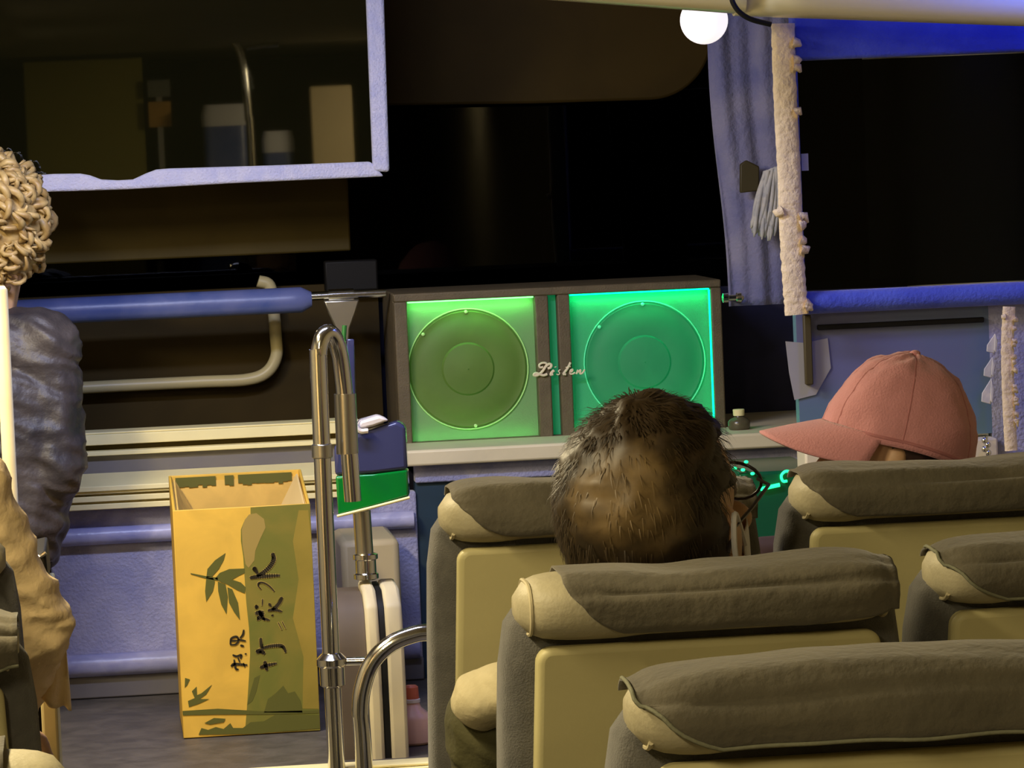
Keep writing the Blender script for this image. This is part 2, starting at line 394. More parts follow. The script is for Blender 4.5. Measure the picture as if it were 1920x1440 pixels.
i_.prism([(bx0 + T + e, by0 + T, bz0 + .02), (bx0 + T + e, by1 - T - .003, bz0 + .02), (bx0 + T + e, by1 - T - .003, bt - .012), (bx0 + T + e, by0 + T, bz1 - .006)], (.0015, 0, 0))
i_.prism([(bx1 - T - e - .0015, by0 + T, bz0 + .02), (bx1 - T - e - .0015, by1 - T - .003, bz0 + .02), (bx1 - T - e - .0015, by1 - T - .003, bt - .012), (bx1 - T - e - .0015, by0 + T, bz1 - .006)], (.0015, 0, 0))
rel(i_, L0).build('lining', M['card_in'], t)
# torn green strip left along the back rim, and folded-in corner flaps
g = MB(); n = 26
for k in range(n):
    u0 = bx0 + .012 + (bx1 - bx0 - .03) * k / n; u1 = u0 + (bx1 - bx0 - .03) / n
    hgt = .006 + .006 * (noise.noise((k * .9, 3, 1)) + .6)
    if k in (9, 10, 13): continue
    g.box(u0, u1, by1 - T - .004, by1 - T - .0025, bt - .012 - hgt, bt - .004)
rel(g, L0).build('torn_strip', M['ink_dark'], t)
fl = MB()
fl.prism([(bx0 + T + .003, by0 + .03, bz1 - .002), (bx0 + T + .003, by1 - .03, bt - .006), (bx0 + .045, by1 - .06, bt - .075), (bx0 + .04, by0 + .05, bz1 - .07)], (.003, 0, 0))
rel(fl, L0).build('flap', M['card_in'], t)
fl = MB()
fl.prism([(bx1 - T - .003, by0 + .02, bz1 - .004), (bx1 - T - .003, by1 - .03, bt - .006), (bx1 - .05, by1 - .05, bt - .08), (bx1 - .06, by0 + .06, bz1 - .09)], (-.003, 0, 0))
rel(fl, L0).build('flap', M['card_edge'], t)
# printed artwork on the front: one thin printed sheet of several inks
YB0 = by0
def zb(x, y): return (300 + x * 330 / 914, 870 + y * 520 / 1440)            # photo pixels from the close view of the box
pr_ = MB()
def ink(pts, m, lift=0.0004):
    P = [at(*zb(x, y), YB0) for x, y in pts]
    P = [Vector((min(max(p.x, bx0 + .0005), bx1 - .0005), YB0 - lift, min(max(p.z, bz0 + .0005), bz1 - .0005))) for p in P]
    pr_.prism(P, (0, -0.0002, 0), m)
# right-hand dark half, with wavy left border
ink([(470, 225), (900, 190), (900, 1400), (440, 1400), (452, 1260), (462, 1100), (468, 980), (462, 850), (448, 720), (440, 600), (432, 480), (420, 400), (420, 340), (436, 300), (470, 262)], 0, .0004)
ink([(462, 262), (500, 255), (540, 285), (548, 330), (520, 390), (495, 450), (490, 500), (460, 540), (444, 520), (428, 420), (424, 340), (440, 290)], 1, .0008)
ink([(770, 240), (800, 400), (830, 800), (850, 1270), (740, 1270), (745, 1000), (690, 800), (720, 600), (690, 400), (720, 240)], 6, .0008)
# bamboo leaves
for L in ([(340, 462), (330, 500), (305, 545), (270, 585), (240, 592), (246, 545), (285, 500)],
          [(240, 592), (275, 590), (285, 610), (275, 660), (240, 715), (234, 660)],
          [(285, 595), (310, 565), (360, 545), (440, 542), (440, 565), (400, 585), (375, 600), (420, 615), (445, 640), (440, 672), (400, 655), (350, 625), (320, 615)],
          [(300, 610), (340, 625), (352, 690), (345, 780), (318, 730), (302, 660)],
          [(350, 640), (375, 650), (405, 720), (415, 810), (385, 770), (358, 720)],
          [(158, 566), (240, 582), (300, 590), (300, 606), (235, 594), (160, 572)],
          [(130, 1110), (155, 1118), (140, 1150), (128, 1160)],
          [(145, 1230), (180, 1215), (165, 1180), (190, 1155), (192, 1200), (215, 1190), (270, 1145), (240, 1195), (205, 1220), (255, 1220), (200, 1245), (150, 1262)],
          [(452, 1250), (470, 1180), (490, 1110), (520, 1095), (500, 1180), (480, 1230)]):
    ink(L, 2 if L[0][0] < 440 else 3, .0008)
ink([(110, 1282), (300, 1270), (560, 1285), (860, 1275), (860, 1290), (560, 1300), (300, 1300), (110, 1305)], 3, .0012)
ink([(200, 1405), (215, 1370), (250, 1380), (290, 1365), (330, 1375), (365, 1345), (380, 1370), (430, 1370), (470, 1340), (540, 1335), (600, 1300), (860, 1300), (860, 1370), (500, 1400)], 3, .0012)
ink([(540, 1290), (560, 1220), (600, 1190), (640, 1150), (665, 1190), (700, 1180), (730, 1230), (740, 1290)], 3, .0012)
ink([(230, 1345), (280, 1318), (340, 1322), (330, 1340), (260, 1352)], 3, .0012)
# brush characters (turned on their side, as the carton stands on end)
def zs(x, y): return at(420 + x / 5.5375, 1020 + y / 5.5375, YB0)
def stroke(pts, w, m, lift):
    P = smooth_path([zs(x, y) for x, y in pts], 5); n = len(P)
    for k in range(n - 1):
        a, b = P[k], P[k + 1]; d = (b - a); d = Vector((d.x, 0, d.z))
        if d.length < 1e-6: continue
        d.normalize(); nn = Vector((-d.z, 0, d.x))
        ws = [w * (0.55 + 0.45 * math.sin(math.pi * min(1, max(0, (q / (n - 1)) * .8 + .15)))) for q in (k, k + 1)]
        q = [a - d * w * .15 + nn * ws[0], b + d * w * .15 + nn * ws[1], b + d * w * .15 - nn * ws[1], a - d * w * .15 - nn * ws[0]]
        q = [Vector((p.x, YB0 - lift, p.z)) for p in q]
        pr_.prism(q, (0, -0.0002, 0), m)
ST = [  # water
      ([(270, 352), (340, 338), (450, 332), (575, 325)], 20), ([(305, 240), (325, 268), (350, 305)], 18),
      ([(500, 95), (520, 150), (480, 230), (400, 300), (345, 330)], 22),
      ([(520, 490), (480, 445), (420, 405), (365, 400), (352, 430), (385, 470)], 9),
      # coal
      ([(320, 655), (355, 650)], 18), ([(325, 720), (400, 712), (360, 770), (345, 775)], 22), ([(360, 690), (390, 740), (420, 790)], 18),
      ([(400, 770), (470, 790)], 14), ([(400, 570), (395, 640)], 7), ([(455, 690), (520, 680), (600, 700)], 16), ([(600, 550), (580, 600), (530, 660), (500, 680)], 18),
      ([(465, 615), (490, 650)], 13), ([(500, 730), (505, 750)], 8), ([(560, 810), (600, 890)], 5), ([(600, 800), (640, 880)], 5),
      # bamboo
      ([(380, 975), (385, 1040), (395, 1080)], 16), ([(335, 1125), (380, 1105), (420, 1140)], 24), ([(395, 1080), (480, 1060), (580, 1052), (620, 1070), (640, 1125)], 17),
      ([(375, 1285), (430, 1262), (545, 1238)], 18), ([(425, 1215), (430, 1270), (450, 1310)], 18),
      # two small characters
      ([(65, 1040), (75, 980), (130, 960), (150, 1000), (120, 1040), (65, 1045)], 12), ([(70, 1005), (140, 1000)], 10), ([(150, 990), (225, 1005)], 11),
      ([(205, 890), (195, 940), (165, 975)], 12), ([(170, 1050), (205, 1060)], 12), ([(215, 1140), (235, 1140)], 8),
      ([(90, 1150), (130, 1165), (180, 1150), (170, 1190)], 12), ([(75, 1270), (110, 1245), (240, 1255)], 15), ([(105, 1200), (120, 1290), (150, 1300)], 12),
      ([(145, 1180), (165, 1230)], 9), ([(200, 1235), (215, 1275)], 9)]
for p, wd in ST:
    if p[0][0] > 250: stroke(p, (wd * .95 + 7) / 5.5375 / 1057, 4, .0012)
for p, wd in ST: stroke(p, wd * .95 / 5.5375 / 1057, 5, .0016)
rel(pr_, L0).build('printed_artwork', [M['ink_green'], M['ink_wash'], M['ink_dark'], M['ink_dark'], M['ink_halo'], M['ink_black'], M['ink_ochre']], t, smooth=False)

# ------------------------------------------------------------------ green-lit twin speaker
YS = 7.35; SX0, SX1, SZ0, SZ1 = 0.585, 1.240, lz1 + 0.001, az(1040, 538, YS)
t = thing('speaker', 'brown twin speaker cabinet lit green inside, on the ivory ledge', 'speaker', ((SX0 + SX1) / 2, YS, SZ0))
L0 = t.location
def su(px): return ax(px, 690, YS)
pzt, pzb = az(1000, 555, YS), az(1000, 824, YS)
xs = [SX0, su(768), su(1008), su(1033), su(1050), su(1073), su(1338), SX1]
D_ = 0.03
cb = MB()
cb.box(SX0, SX1, YS + D_, YS + 0.30, SZ0, SZ1)                      # body behind the recess
cb.box(SX0, SX1, YS, YS + D_, pzt, SZ1); cb.box(SX0, SX1, YS, YS + D_, SZ0, pzb)
for a, b in ((0, 1), (2, 3), (4, 5), (6, 7)): cb.box(xs[a], xs[b], YS, YS + D_, pzb, pzt)
rel(cb, L0).build('cabinet', M['cabinet'], t, bevel=0.003)
GL, GR = (0.22, 1.0, 0.26), (0.0, 1.0, 0.36)
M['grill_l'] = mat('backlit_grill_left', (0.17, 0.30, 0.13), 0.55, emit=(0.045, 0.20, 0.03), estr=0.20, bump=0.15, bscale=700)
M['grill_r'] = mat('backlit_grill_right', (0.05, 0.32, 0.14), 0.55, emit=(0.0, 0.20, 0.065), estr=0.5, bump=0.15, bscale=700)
M['led_l'] = mat('yellow_green_led', GL, 0.5, emit=GL, estr=2.4)
M['led_r'] = mat('green_led', GR, 0.5, emit=GR, estr=3.4)
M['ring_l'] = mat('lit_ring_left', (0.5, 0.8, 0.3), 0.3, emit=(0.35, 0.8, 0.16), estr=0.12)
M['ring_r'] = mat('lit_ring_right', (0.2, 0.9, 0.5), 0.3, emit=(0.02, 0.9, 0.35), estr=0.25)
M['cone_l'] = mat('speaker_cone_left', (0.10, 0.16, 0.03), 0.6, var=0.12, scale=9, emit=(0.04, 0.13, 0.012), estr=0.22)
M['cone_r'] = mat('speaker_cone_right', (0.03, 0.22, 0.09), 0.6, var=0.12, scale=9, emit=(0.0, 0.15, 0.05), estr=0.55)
LEDW = 0.13
def grill(a, b, gm, lm, cone, ring, cx, cz, rad, name):
    p = rel(MB().box(a + .0005, b - .0005, YS + D_ - .004, YS + D_ - .0005, pzb + .0005, pzt - .0005), L0).build(name, gm, t, smooth=False)
    yf = YS + D_ - .0045
    if cone:
        prof = [(rad, 0), (rad * .97, -.003), (rad * .86, -.001), (rad * .8, -.005), (rad * .45, -.0015), (rad * .42, -.006), (rad * .2, -.010), (0.001, -.011)]
        rel(MB().lathe(prof, (cx, yf, cz), 'y', 48, caps=False), L0).build('driver_cone', cone, p)
        pts = [(cx + (rad + .002) * math.cos(2 * math.pi * k / 64), yf - .003, cz + (rad + .002) * math.sin(2 * math.pi * k / 64)) for k in range(65)]
        rel(MB().tube(pts, 0.0012, 6), L0).build('driver_ring', ring, p)
        for an in (R(90), R(140), R(275)):
            rel(MB().lathe([(.0035, 0), (.0035, -.004), (.002, -.005)], (cx + (rad - .004) * math.cos(an), yf - .002, cz + (rad - .004) * math.sin(an)), 'y', 10), L0).build('screw', ring, p)
    st_ = [(a + .002, b - .002, pzb + .0008, pzb + .0040), (a + .002, b - .002, pzt - .0034, pzt - .0008)]
    if gm is M['grill_r']: st_.append((b - .0034, b - .0008, pzb + .0045, pzt - .0039))
    for q0, q1, r0, r1 in st_: rel(MB().box(q0, q1, YS + .006, YS + .012, r0, r1), L0).build('led_strip', lm, p, smooth=False)
    # light of the two long strips, thrown along the grill
    for zz_, rx_, pw in ((pzt - .005, R(38), 1.0), (pzb + .005, R(142), .8)):
        if not cone: continue
        lo = area('led_strip_light', (0, 0, 0), (0, 0, 0), b - a - .01, .006, LEDW * pw, GL if gm is M['grill_l'] else GR)
        lo.parent = p; lo.location = Vector(((a + b) / 2, YS + .009, zz_)) - L0; lo.rotation_euler = (rx_, 0, 0)
c1 = at(880, 693, YS); c2 = at(1212, 680, YS)
grill(xs[1], xs[2], M['grill_l'], M['led_l'], M['cone_l'], M['ring_l'], c1.x, c1.z, 0.118, 'grill')
grill(xs[5], xs[6], M['grill_r'], M['led_r'], M['cone_r'], M['ring_r'], c2.x, c2.z, 0.120, 'grill')
rel(MB().box(xs[3] + .0005, xs[4] - .0005, YS + D_ - .004, YS + D_ - .0005, pzb + .0005, pzt - .0005), L0).build('slot_light', M['grill_r'], t, smooth=False)
# script lettering
def zl(x, y): return at(980 + x / 12.8, 660 + y / 12.8, YS - .005)
lt = MB()
M['gold'] = mat('pale_gold_lettering', (0.95, 0.84, 0.62), 0.35, 0.1)
for p, r in (([(600, 400), (670, 370), (690, 310), (640, 290), (570, 330), (500, 430), (420, 520), (330, 565), (270, 550), (310, 510), (400, 530), (500, 560), (590, 530)], 22),
             ([(590, 330), (560, 270), (470, 265), (400, 310), (420, 370), (490, 360)], 18),
             ([(755, 440), (700, 490), (680, 540), (730, 530)], 24), ([(785, 350), (790, 365)], 20),
             ([(905, 420), (860, 460), (890, 500), (860, 545), (810, 530)], 9),
             ([(1150, 250), (1080, 390), (1010, 480), (985, 530), (1040, 535)], 20), ([(1030, 370), (1150, 350)], 10),
             ([(1130, 490), (1190, 460), (1200, 420), (1150, 440), (1140, 520), (1200, 525), (1260, 490)], 14),
             ([(1290, 530), (1330, 430), (1320, 490), (1390, 430), (1380, 520), (1440, 500), (1490, 420)], 15)):
    lt.tube(smooth_path([zl(x, y) for x, y in p], 6), 1.5 * r / 12.8 / 952, 6)
rel(lt, L0).build('script_lettering', M['gold'], t)

# ------------------------------------------------------------------ chrome stair rail, guard and screen
YH = 6.16
t = thing('stair_handrail', 'tall chrome stair handrail with an arched top beside the yellow carton', 'handrail', (0.38, YH, 0))
L0 = t.location
xa = ax(602, 800, YH); zt = az(620, 606, YH)
p = [(xa + .004, YH, 0.002), (xa, YH, 0.6), (xa, YH, zt - .10), (xa + .002, YH, zt - .05), (xa + .010, YH + .004, zt - .022), (xa + .024, YH + .012, zt - .018), (xa + .036, YH + .022, zt - .045),
     (xa + .042, YH + .030, zt - .10), (xa + .046, YH + .034, zt - .19), (xa + .050, YH + .036, zt - .30)]
p = [Vector(q) for q in p]
rel(MB().tube(smooth_path(p, 8), 0.0145, 18), L0).build('rail_tube', M['chrome'], t, angle=70)
zc = az(625, 1255, YH)
rel(MB().lathe([(.0155, -.030), (.021, -.026), (.021, .004), (.026, .008), (.026, .018), (.018, .026), (.0155, .028)], (xa, YH, zc)), L0).build('clamp_collar', M['chrome'], t)
rel(MB().lathe([(.0150, -.05), (.0185, -.05), (.0185, .05), (.0150, .05)], (xa + .044, YH + .033, zt - .17)), L0).build('joint_sleeve', M['steel'], t)
rel(MB().lathe([(.0150, -.012), (.0175, -.010), (.0175, .010), (.0150, .012)], (xa, YH, az(612, 845, YH))), L0).build('joint_ring', M['steel'], t)
rel(MB().tube([(xa + .015, YH, zc + .012), (xa + .062, YH - .01, zc + .012)], .0075, 12), L0).build('link_arm', M['chrome'], t)

# curved lower handrail
YC = 5.98
t = thing('curved_handrail', 'low curved chrome handrail beside the first seat row', 'handrail', (0.45, YC, 0))
L0 = t.location
cp = [at(x, y, YC) for x, y in [(683, 1440), (676, 1330), (684, 1275), (702, 1236), (735, 1206), (775, 1190), (800, 1186), (840, 1186)]]
cp = [Vector((cp[0].x + .003, YC, 0.002))] + cp
rel(MB().tube(smooth_path(cp, 8), 0.0142, 18), L0).build('rail_tube', M['chrome'], t, angle=70)
fx = cp[-1]
rel(MB().tube([fx, (fx.x + .002, YC + .01, fx.z - .06), (fx.x + .004, YC + .01, 0.002)], 0.0142, 14), L0).build('rail_leg', M['chrome'], t, angle=70)

# glossy screen panel with a lower part painted as a green reflection, white pad on its top edge, cream bottom edge
YK = 6.36
t = thing('screen_panel', 'glossy blue panel with a green reflection painted on its lower half behind the chrome handrail', 'screen', (0.46, YK, ZP))
L0 = t.location
M['blue_gloss'] = mat('glossy_navy_plastic', (0.045, 0.050, 0.13), 0.18, coat=0.6)
M['green_reflect'] = mat('painted_green_reflection', (0.0, 0.21, 0.018), 0.12, coat=0.7, col2=(0.0, 0.13, 0.03), scale=6)  # reflection of green lights put into the base colour
def pl(pts, Y): return [at(x, y, Y) for x, y in pts]
def sweep(pts, th): return MB().prism(pl(pts, YK), (0.006, th, 0))
rel(sweep([(626, 836), (676, 812), (745, 790), (760, 800), (764, 880), (700, 888), (628, 892)], 0.05), L0).build('panel_board', M['blue_gloss'], t, bevel=0.006, segs=3)
rel(sweep([(629, 893), (700, 889), (764, 881), (767, 931), (700, 950), (634, 967)], 0.05), L0).build('green_reflection_half', M['green_reflect'], t, bevel=0.004, segs=3)
rel(MB().tube(pl([(632, 968), (700, 951), (768, 933)], YK - .004), 0.0026, 8), L0).build('edge_strip', M['cream'], t)
M['pad'] = mat('pale_pad', (0.72, 0.66, 0.62), 0.45)
rel(MB().prism(pl([(668, 806), (676, 790), (712, 780), (730, 788), (700, 800)], YK - .006), (0, .06, 0)), L0).build('corner_pad', M['pad'], t, bevel=0.004)
rel(MB().tube(smooth_path(pl([(636, 628), (640, 660), (648, 720), (658, 775), (672, 806), (690, 808)], YK - .01), 6), [0.0045] * 31, 8), L0).build('strut', M['pad'], t)
rel(MB().prism(pl([(650, 636), (664, 636), (668, 800), (654, 800)], YK + .02), (0, .012, 0)), L0).build('upright', M['blue_gloss'], t, bevel=0.002)
rel(MB().tube([at(640, 640, YK + .02) + Vector((.004, 0, 0)), at(646, 610, YK + .02)], 0.004, 8), L0).build('green_cord', mat('green_cord', (0.02, 0.14, 0.02), .5), t)
# post carrying it
px0 = ax(680, 1000, YK + .04)
rel(MB().tube([(px0, YK + .04, az(680, 962, YK)), (px0 + .002, YK + .04, az(682, 1060, YK))], 0.0155, 18), L0).build('post', M['steel'], t)
zcl = az(682, 1068, YK)
rel(MB().lathe([(.016, -.022), (.0215, -.020), (.0215, -.012), (.018, -.010), (.018, .012), (.0215, .014), (.0215, .022), (.016, .024)], (px0 + .003, YK + .04, zcl)), L0).build('post_collar', M['chrome'], t)

# cream stair guard with a black rubber line
YG = 6.28
t = thing('stair_guard', 'cream rounded stair guard with a dark rubber line under the chrome post', 'guard', (0.47, YG, 0))
L0 = t.location
M['guard'] = mat('cream_guard_plastic', (0.60, 0.52, 0.33), 0.5, var=0.04)
M['taupe'] = mat('taupe_side_panel', (0.095, 0.07, 0.05), 0.65, var=0.08)
xg0, xg1 = ax(692, 1300, YG), ax(762, 1300, YG)
xm0, xm1 = ax(716, 1250, YG), ax(726, 1250, YG)
zt0 = zcl - 0.026
prof = [(YG + .16, zt0), (YG + .06, zt0 - .004), (YG + .02, zt0 - .03), (YG, zt0 - .09), (YG - .005, zt0 - .20), (YG - .005, 0.003), (YG + .16, 0.003)]
def slab(x0, x1, inset=0.0):
    return MB().prism([(x0, y + (inset if y < YG + .1 else 0), z - (inset if z > .1 else 0)) for y, z in prof], (x1 - x0, 0, 0))
rel(slab(xg0, xm0 - .0008), L0).build('guard_side', M['guard'], t, bevel=0.006)
rel(slab(xm0, xm1, 0.004), L0).build('rubber_line', M['black'], t)
rel(slab(xm1 + .0008, xg1), L0).build('guard_side', M['guard'], t, bevel=0.006)
rel(slab(xg0 - .046, xg0 - .0006, 0.012), L0).build('taupe_side', M['taupe'], t)
# small beige locker door behind
lk = MB().box(ax(640, 1050, 6.9), ax(750, 1050, 6.9), 6.90, 7.15, ZP + .001, az(700, 1012, 6.9)).build('side_locker', mat('beige_locker', (0.46, 0.38, 0.22), 0.6), bevel=0.012)
tag(lk, 'plain beige locker standing behind the chrome post', 'locker')

# pink bottle on the platform, behind the curved handrail
t = thing('pink_bottle', 'pale pink bottle with coral cap between curved handrail and seat', 'bottle', (ax(775, 1380, 6.42), 6.42, ZP + .001))
x_, y_ = t.location.x, t.location.y
zb_ = t.location.z; ztop = az(768, 1285, 6.42); H = ztop - zb_
M['pink'] = mat('pale_pink_plastic', (0.80, 0.48, 0.36), 0.4); M['coral'] = mat('coral_cap', (0.72, 0.17, 0.09), 0.4); M['white'] = mat('white_plastic', (0.8, 0.72, 0.62), 0.4)
MB().lathe([(.030, 0), (.034, .004), (.034, H * .42), (.030, H * .5), (.016, H * .62), (.013, H * .70)], n=24).build('bottle_body', M['pink'], t)
MB().lathe([(.0135, H * .70), (.0150, H * .71), (.0150, H * .76), (.0135, H * .77)], n=20).build('neck_ring', M['white'], t)
MB().lathe([(.0125, H * .77), (.0130, H * .78), (.0120, H * .97), (.009, H)], n=20).build('bottle_cap', M['coral'], t)

# ------------------------------------------------------------------ right front: curtain, window, wall panel, lamp, roof duct
YQ = 7.36
cx0, cx1 = ax(1345, 300, YQ), ax(1500, 300, YQ)
def curt(u, v):
    zc_ = az(1420, 572, YQ); z = zc_ + (1.97 - zc_) * v
    tight = 1 - 0.35 * math.exp(-((z - 1.47) / .16) ** 2) * u
    x = cx0 + (cx1 - cx0) * u + (0.035 * (v - .4) * (1 - u) * -1.0)
    return (x + .004 * math.sin(v * 9), YQ + .004 * math.sin(u * 26 + 2 * v) * tight + .006 * math.sin(u * 11 + v * 5), z)
o = MB().grid(curt, 60, 40).build('window_curtain', M['pillar_blue'], solid=0.004, angle=180)
tag(o, 'blue velvet curtain hanging between the windscreen and the right window', 'curtain')
# brown clip and tassel tie
t = thing('curtain_tie', 'pale tassel tie with a brown clip on the blue curtain', 'curtain tie', at(1420, 340, YQ - .05))
L0 = t.location
M['tassel'] = mat('grey_white_tassel', (0.50, 0.50, 0.52), 0.85, col2=(0.72, 0.68, 0.62), scale=40)
M['clip'] = mat('brown_clip', (0.06, 0.045, 0.012), 0.6)
rel(MB().prism(pl([(1388, 308), (1400, 300), (1424, 312), (1424, 358), (1388, 362)], YQ - .05), (0, .012, 0)), L0).build('clip', M['clip'], t, bevel=0.003)
tl = MB()
for k in range(16):
    a = k / 15
    s = (1434 + 24 * a + 2 * random.random(), 322 - 10 * a); e = (1408 + 44 * a, 425 + 18 * random.random() + 12 * math.sin(a * 3))
    mid = ((s[0] + e[0]) / 2 + random.uniform(-6, 6), (s[1] + e[1]) / 2)
    pp = smooth_path([at(*s, YQ - .05 - .01 * random.random()), at(*mid, YQ - .055 - .01 * random.random()), at(*e, YQ - .05 - .015 * random.random())], 5)
    tl.tube(pp, [0.0045] * (len(pp) - 1) + [0.0015], 6)
rel(tl, L0).build('tassel', M['tassel'], t, angle=80)

YW = 6.50
def fur(name, pts, r0, Y, m, seedv, label, cat):
    P = smooth_path([at(x, y, Y) for x, y in pts], 14); rnd = random.Random(seedv)
    mb = MB(); mb.tube(P, [.35 * r0 * (1 + .12 * noise.noise((k * .6, seedv, 0))) for k in range(len(P))], 14, flat=1 / .35)
    for k in range(2, len(P) - 2):                                  # ragged torn edge
        if rnd.random() < .16:
            p = P[k]; s = 1 if rnd.random() < .8 else -1; L = rnd.uniform(.15, .5) * r0
            mb.tube([p + Vector((s * r0 * .8, -.004, 0)), p + Vector((s * (r0 + L * .5), -.006, rnd.uniform(-.004, .004))), p + Vector((s * (r0 + L), -.004, rnd.uniform(-.010, .004)))], [r0 * .5, r0 * .35, r0 * .12], 6)
    o = mb.build(name, m, angle=80); return tag(o, label, cat)
fur('curtain_edge', [(1468, 44), (1470, 120), (1474, 220), (1480, 330), (1483, 430), (1489, 530), (1494, 590)], 0.021, YW - .03, M['curtain'], 3,
    'cream ragged fabric strip down the left side of the right window', 'curtain edging')
fur('curtain_edge', [(1892, 575), (1889, 640), (1890, 720), (1893, 790), (1896, 845)], 0.0115, YW - .05, M['curtain'], 9,
    'short cream ragged fabric strip below the right window', 'curtain edging')
# lace scraps
lc = MB()
for (x, y, s) in ((1859, 645, 1.0), (1854, 690, 1.05), (1852, 735, 1.3)):
    lc.prism(pl([(x + 7, y - 20 * s), (x - 8 * s, y + 2), (x - 9 * s, y + 14 * s), (x + 6, y + 18 * s)], YW - .02), (0, .003, 0))
    lc.prism(pl([(x + 7, y - 20 * s), (x + 12, y - 5), (x + 9, y + 16 * s), (x + 5, y + 12 * s)], YW - .024), (0, .003, 0))
tag(lc.build('lace_trim', M['tassel'], bevel=0.001), 'white lace scallops beside the short cream strip', 'lace')

# window: royal blue plush surround with black glass
wl, wr = ax(1494, 330, YW), XR - 0.002
wt, wb = az(1700, 106, YW), az(1700, 538, YW)
ztop_, zbot_ = 1.93, az(1700, 580, YW)
t_ = thing('trim_window', 'royal blue plush surround of the right window', 'window surround', (wl, YW, zbot_)); t_['kind'] = 'structure'
L0 = t_.location
rel(MB().box(wl, wr, YW - .012, YW + .03, wt, ztop_), L0).build('surround_top', M['royal'], t_, bevel=0.006)
xk = ax(1500, 330, YW)
rel(MB().box(wl, xk + .001, YW - .010, YW + .03, wb + .002, wt - .001), L0).build('surround_side', M['royal'], t_, bevel=0.003)
zz = (wb + zbot_) / 2
rel(MB().tube([(wl + (wr - wl) * k / 30, YW - .004, zz) for k in range(31)], (wb - zbot_) / 2 * 1.02, 16), L0).build('surround_sill', M['royal'], t_)
wg = MB().box(xk + .0015, wr, YW + .004, YW + .010, wb + .002, wt - .002).build('window_2', M['glass'], smooth=False)
struct(wg, 'black night window at right in a royal blue surround', 'window')
stk = MB().box(ax(1503, 303, YW), ax(1516, 303, YW), YW + .001, YW + .0035, az(1510, 320, YW), az(1510, 288, YW)).build('window_sticker', mat('pale_sticker', (0.5, 0.52, 0.68), .6))
tag(stk, 'tiny pale sticker on the left edge of the right window', 'sticker')
# panel below the window
M['low_glass'] = mat('grey_blue_gloss_panel', (0.14, 0.15, 0.30), 0.25, col2=(0.10, 0.22, 0.27), scale=2.2)
xl0, xl1 = ax(1500, 700, YW), ax(1862, 700, YW)
struct(MB().box(xl0, xl1, YW + .02, YW + .05, az(1700, 822, YW), zbot_ - .001).build('trim_8', M['low_glass'], smooth=False), 'glossy grey blue panel under the right window', 'trim')
struct(MB().box(ax(1535, 605, YW), xl1 - .01, YW + .010, YW + .019, az(1700, 612, YW), az(1700, 602, YW)).build('trim_9', M['black'], bevel=0.002), 'dark groove line across the grey blue panel', 'trim')
struct(MB().box(xl1, XR, YW + .02, YW + .05, ZP, zbot_ - .001).build('trim_10', M['plush_blue'], smooth=False), 'blue plush strip at the right end under the window', 'trim')
struct(MB().box(xl0, xl1, YW - .02, YW + .06, az(1800, 900, YW), az(1800, 823, YW)).build('trim_11', M['ivory'], bevel=0.004), 'ivory sill under the grey blue panel', 'trim')
bp = MB().box(ax(1509, 640, YW), ax(1523, 640, YW), YW + .002, YW + .017, az(1515, 722, YW), zbot_ - .0015).build('window_strap', M['clip'], bevel=0.002)
tag(bp, 'narrow dark brown strap hanging under the window corner', 'strap')
pa = MB().prism(pl([(1473, 640), (1508, 643), (1552, 634), (1558, 690), (1530, 740), (1490, 750), (1480, 700)], YW + .0175), (0, .002, 0)).build('paper_notice', mat('off_white_paper', (0.33, 0.32, 0.33), .8), smooth=False)
tag(pa, 'off white folded paper behind the pink cap, under the window corner', 'paper')
ch = MB()
for k, (x, y) in enumerate([(1846, 826), (1852, 834), (1846, 842), (1853, 849)]): ch.ball(at(x, y, YW - .04), .006, n=10, k=6)
ch.tube([at(1848, 818, YW - .04), at(1852, 858, YW - .04)], .004, 8)
tag(ch.build('chrome_latch', M['chrome']), 'small chrome latch at the end of the ivory sill', 'latch')

# chrome knob by the speaker
t = thing('chrome_finial', 'small chrome finial right of the speaker', 'finial', at(1374, 558, 7.30)); L0 = t.location
MB().lathe([(.004, -.022), (.010, -.020), (.010, -.010), (.006, -.008), (.006, .006), (.010, .008), (.011, .016), (.004, .022)], axis='x', n=16).build('finial_head', M['chrome'], t)
MB().box(-.004, .004, 0, .06, -.004, .004).build('stem', M['steel'], t)

# globe lamp
YL = 6.55
t = thing('globe_lamp', 'round glowing white globe lamp under the roof duct', 'lamp', at(1320, 38, YL)); L0 = t.location
M['globe'] = mat('glowing_globe', (0.95, 0.92, 0.9), 0.3, emit=(1.0, 0.90, 0.88), estr=0.95)
MB().ball((0, 0, 0), .0425, n=32, k=20).build('globe', M['globe'], t)
MB().lathe([(.012, .041), (.018, .046), (.018, ZC - L0.z - .001)], n=20).build('stem', M['ivory'], t)

# roof duct: two cream lengths with a dark joint
YD = 6.22
M['duct'] = mat('cream_roof_duct', (0.86, 0.80, 0.50), 0.28, coat=0.4)
t = thing('roof_duct', 'cream rounded duct crossing under the roof at upper right', 'duct', at(1400, 0, YD)); L0 = t.location
def duct(x0, y0, x1, y1, rr, hz):
    a = at(x0, y0, YD); b = at(x1, y1, YD); rings = []
    n = 20
    for k in range(n + 1):
        f = k / n; p = a.lerp(b, f); e = min(1, .35 + 4 * f) if x0 > 1100 else 1
        ring = []
        for q in range(24):
            an = 2 * math.pi * q / 24; c_, s_ = math.cos(an), math.sin(an)
            sg = lambda v: math.copysign(abs(v) ** .7, v)
            ring.append(p + Vector((0, rr * e * sg(c_), hz * e * (sg(s_) + 1))))
        rings.append(ring)
    return MB().loft(rings)
rel(duct(1000, -2, 1392, 27, .05, .045), L0).build('duct_length', M['duct'], t, angle=60)
rel(duct(1376, 30, 1990, 52, .06, .055), L0).build('duct_length', M['duct'], t, angle=60)
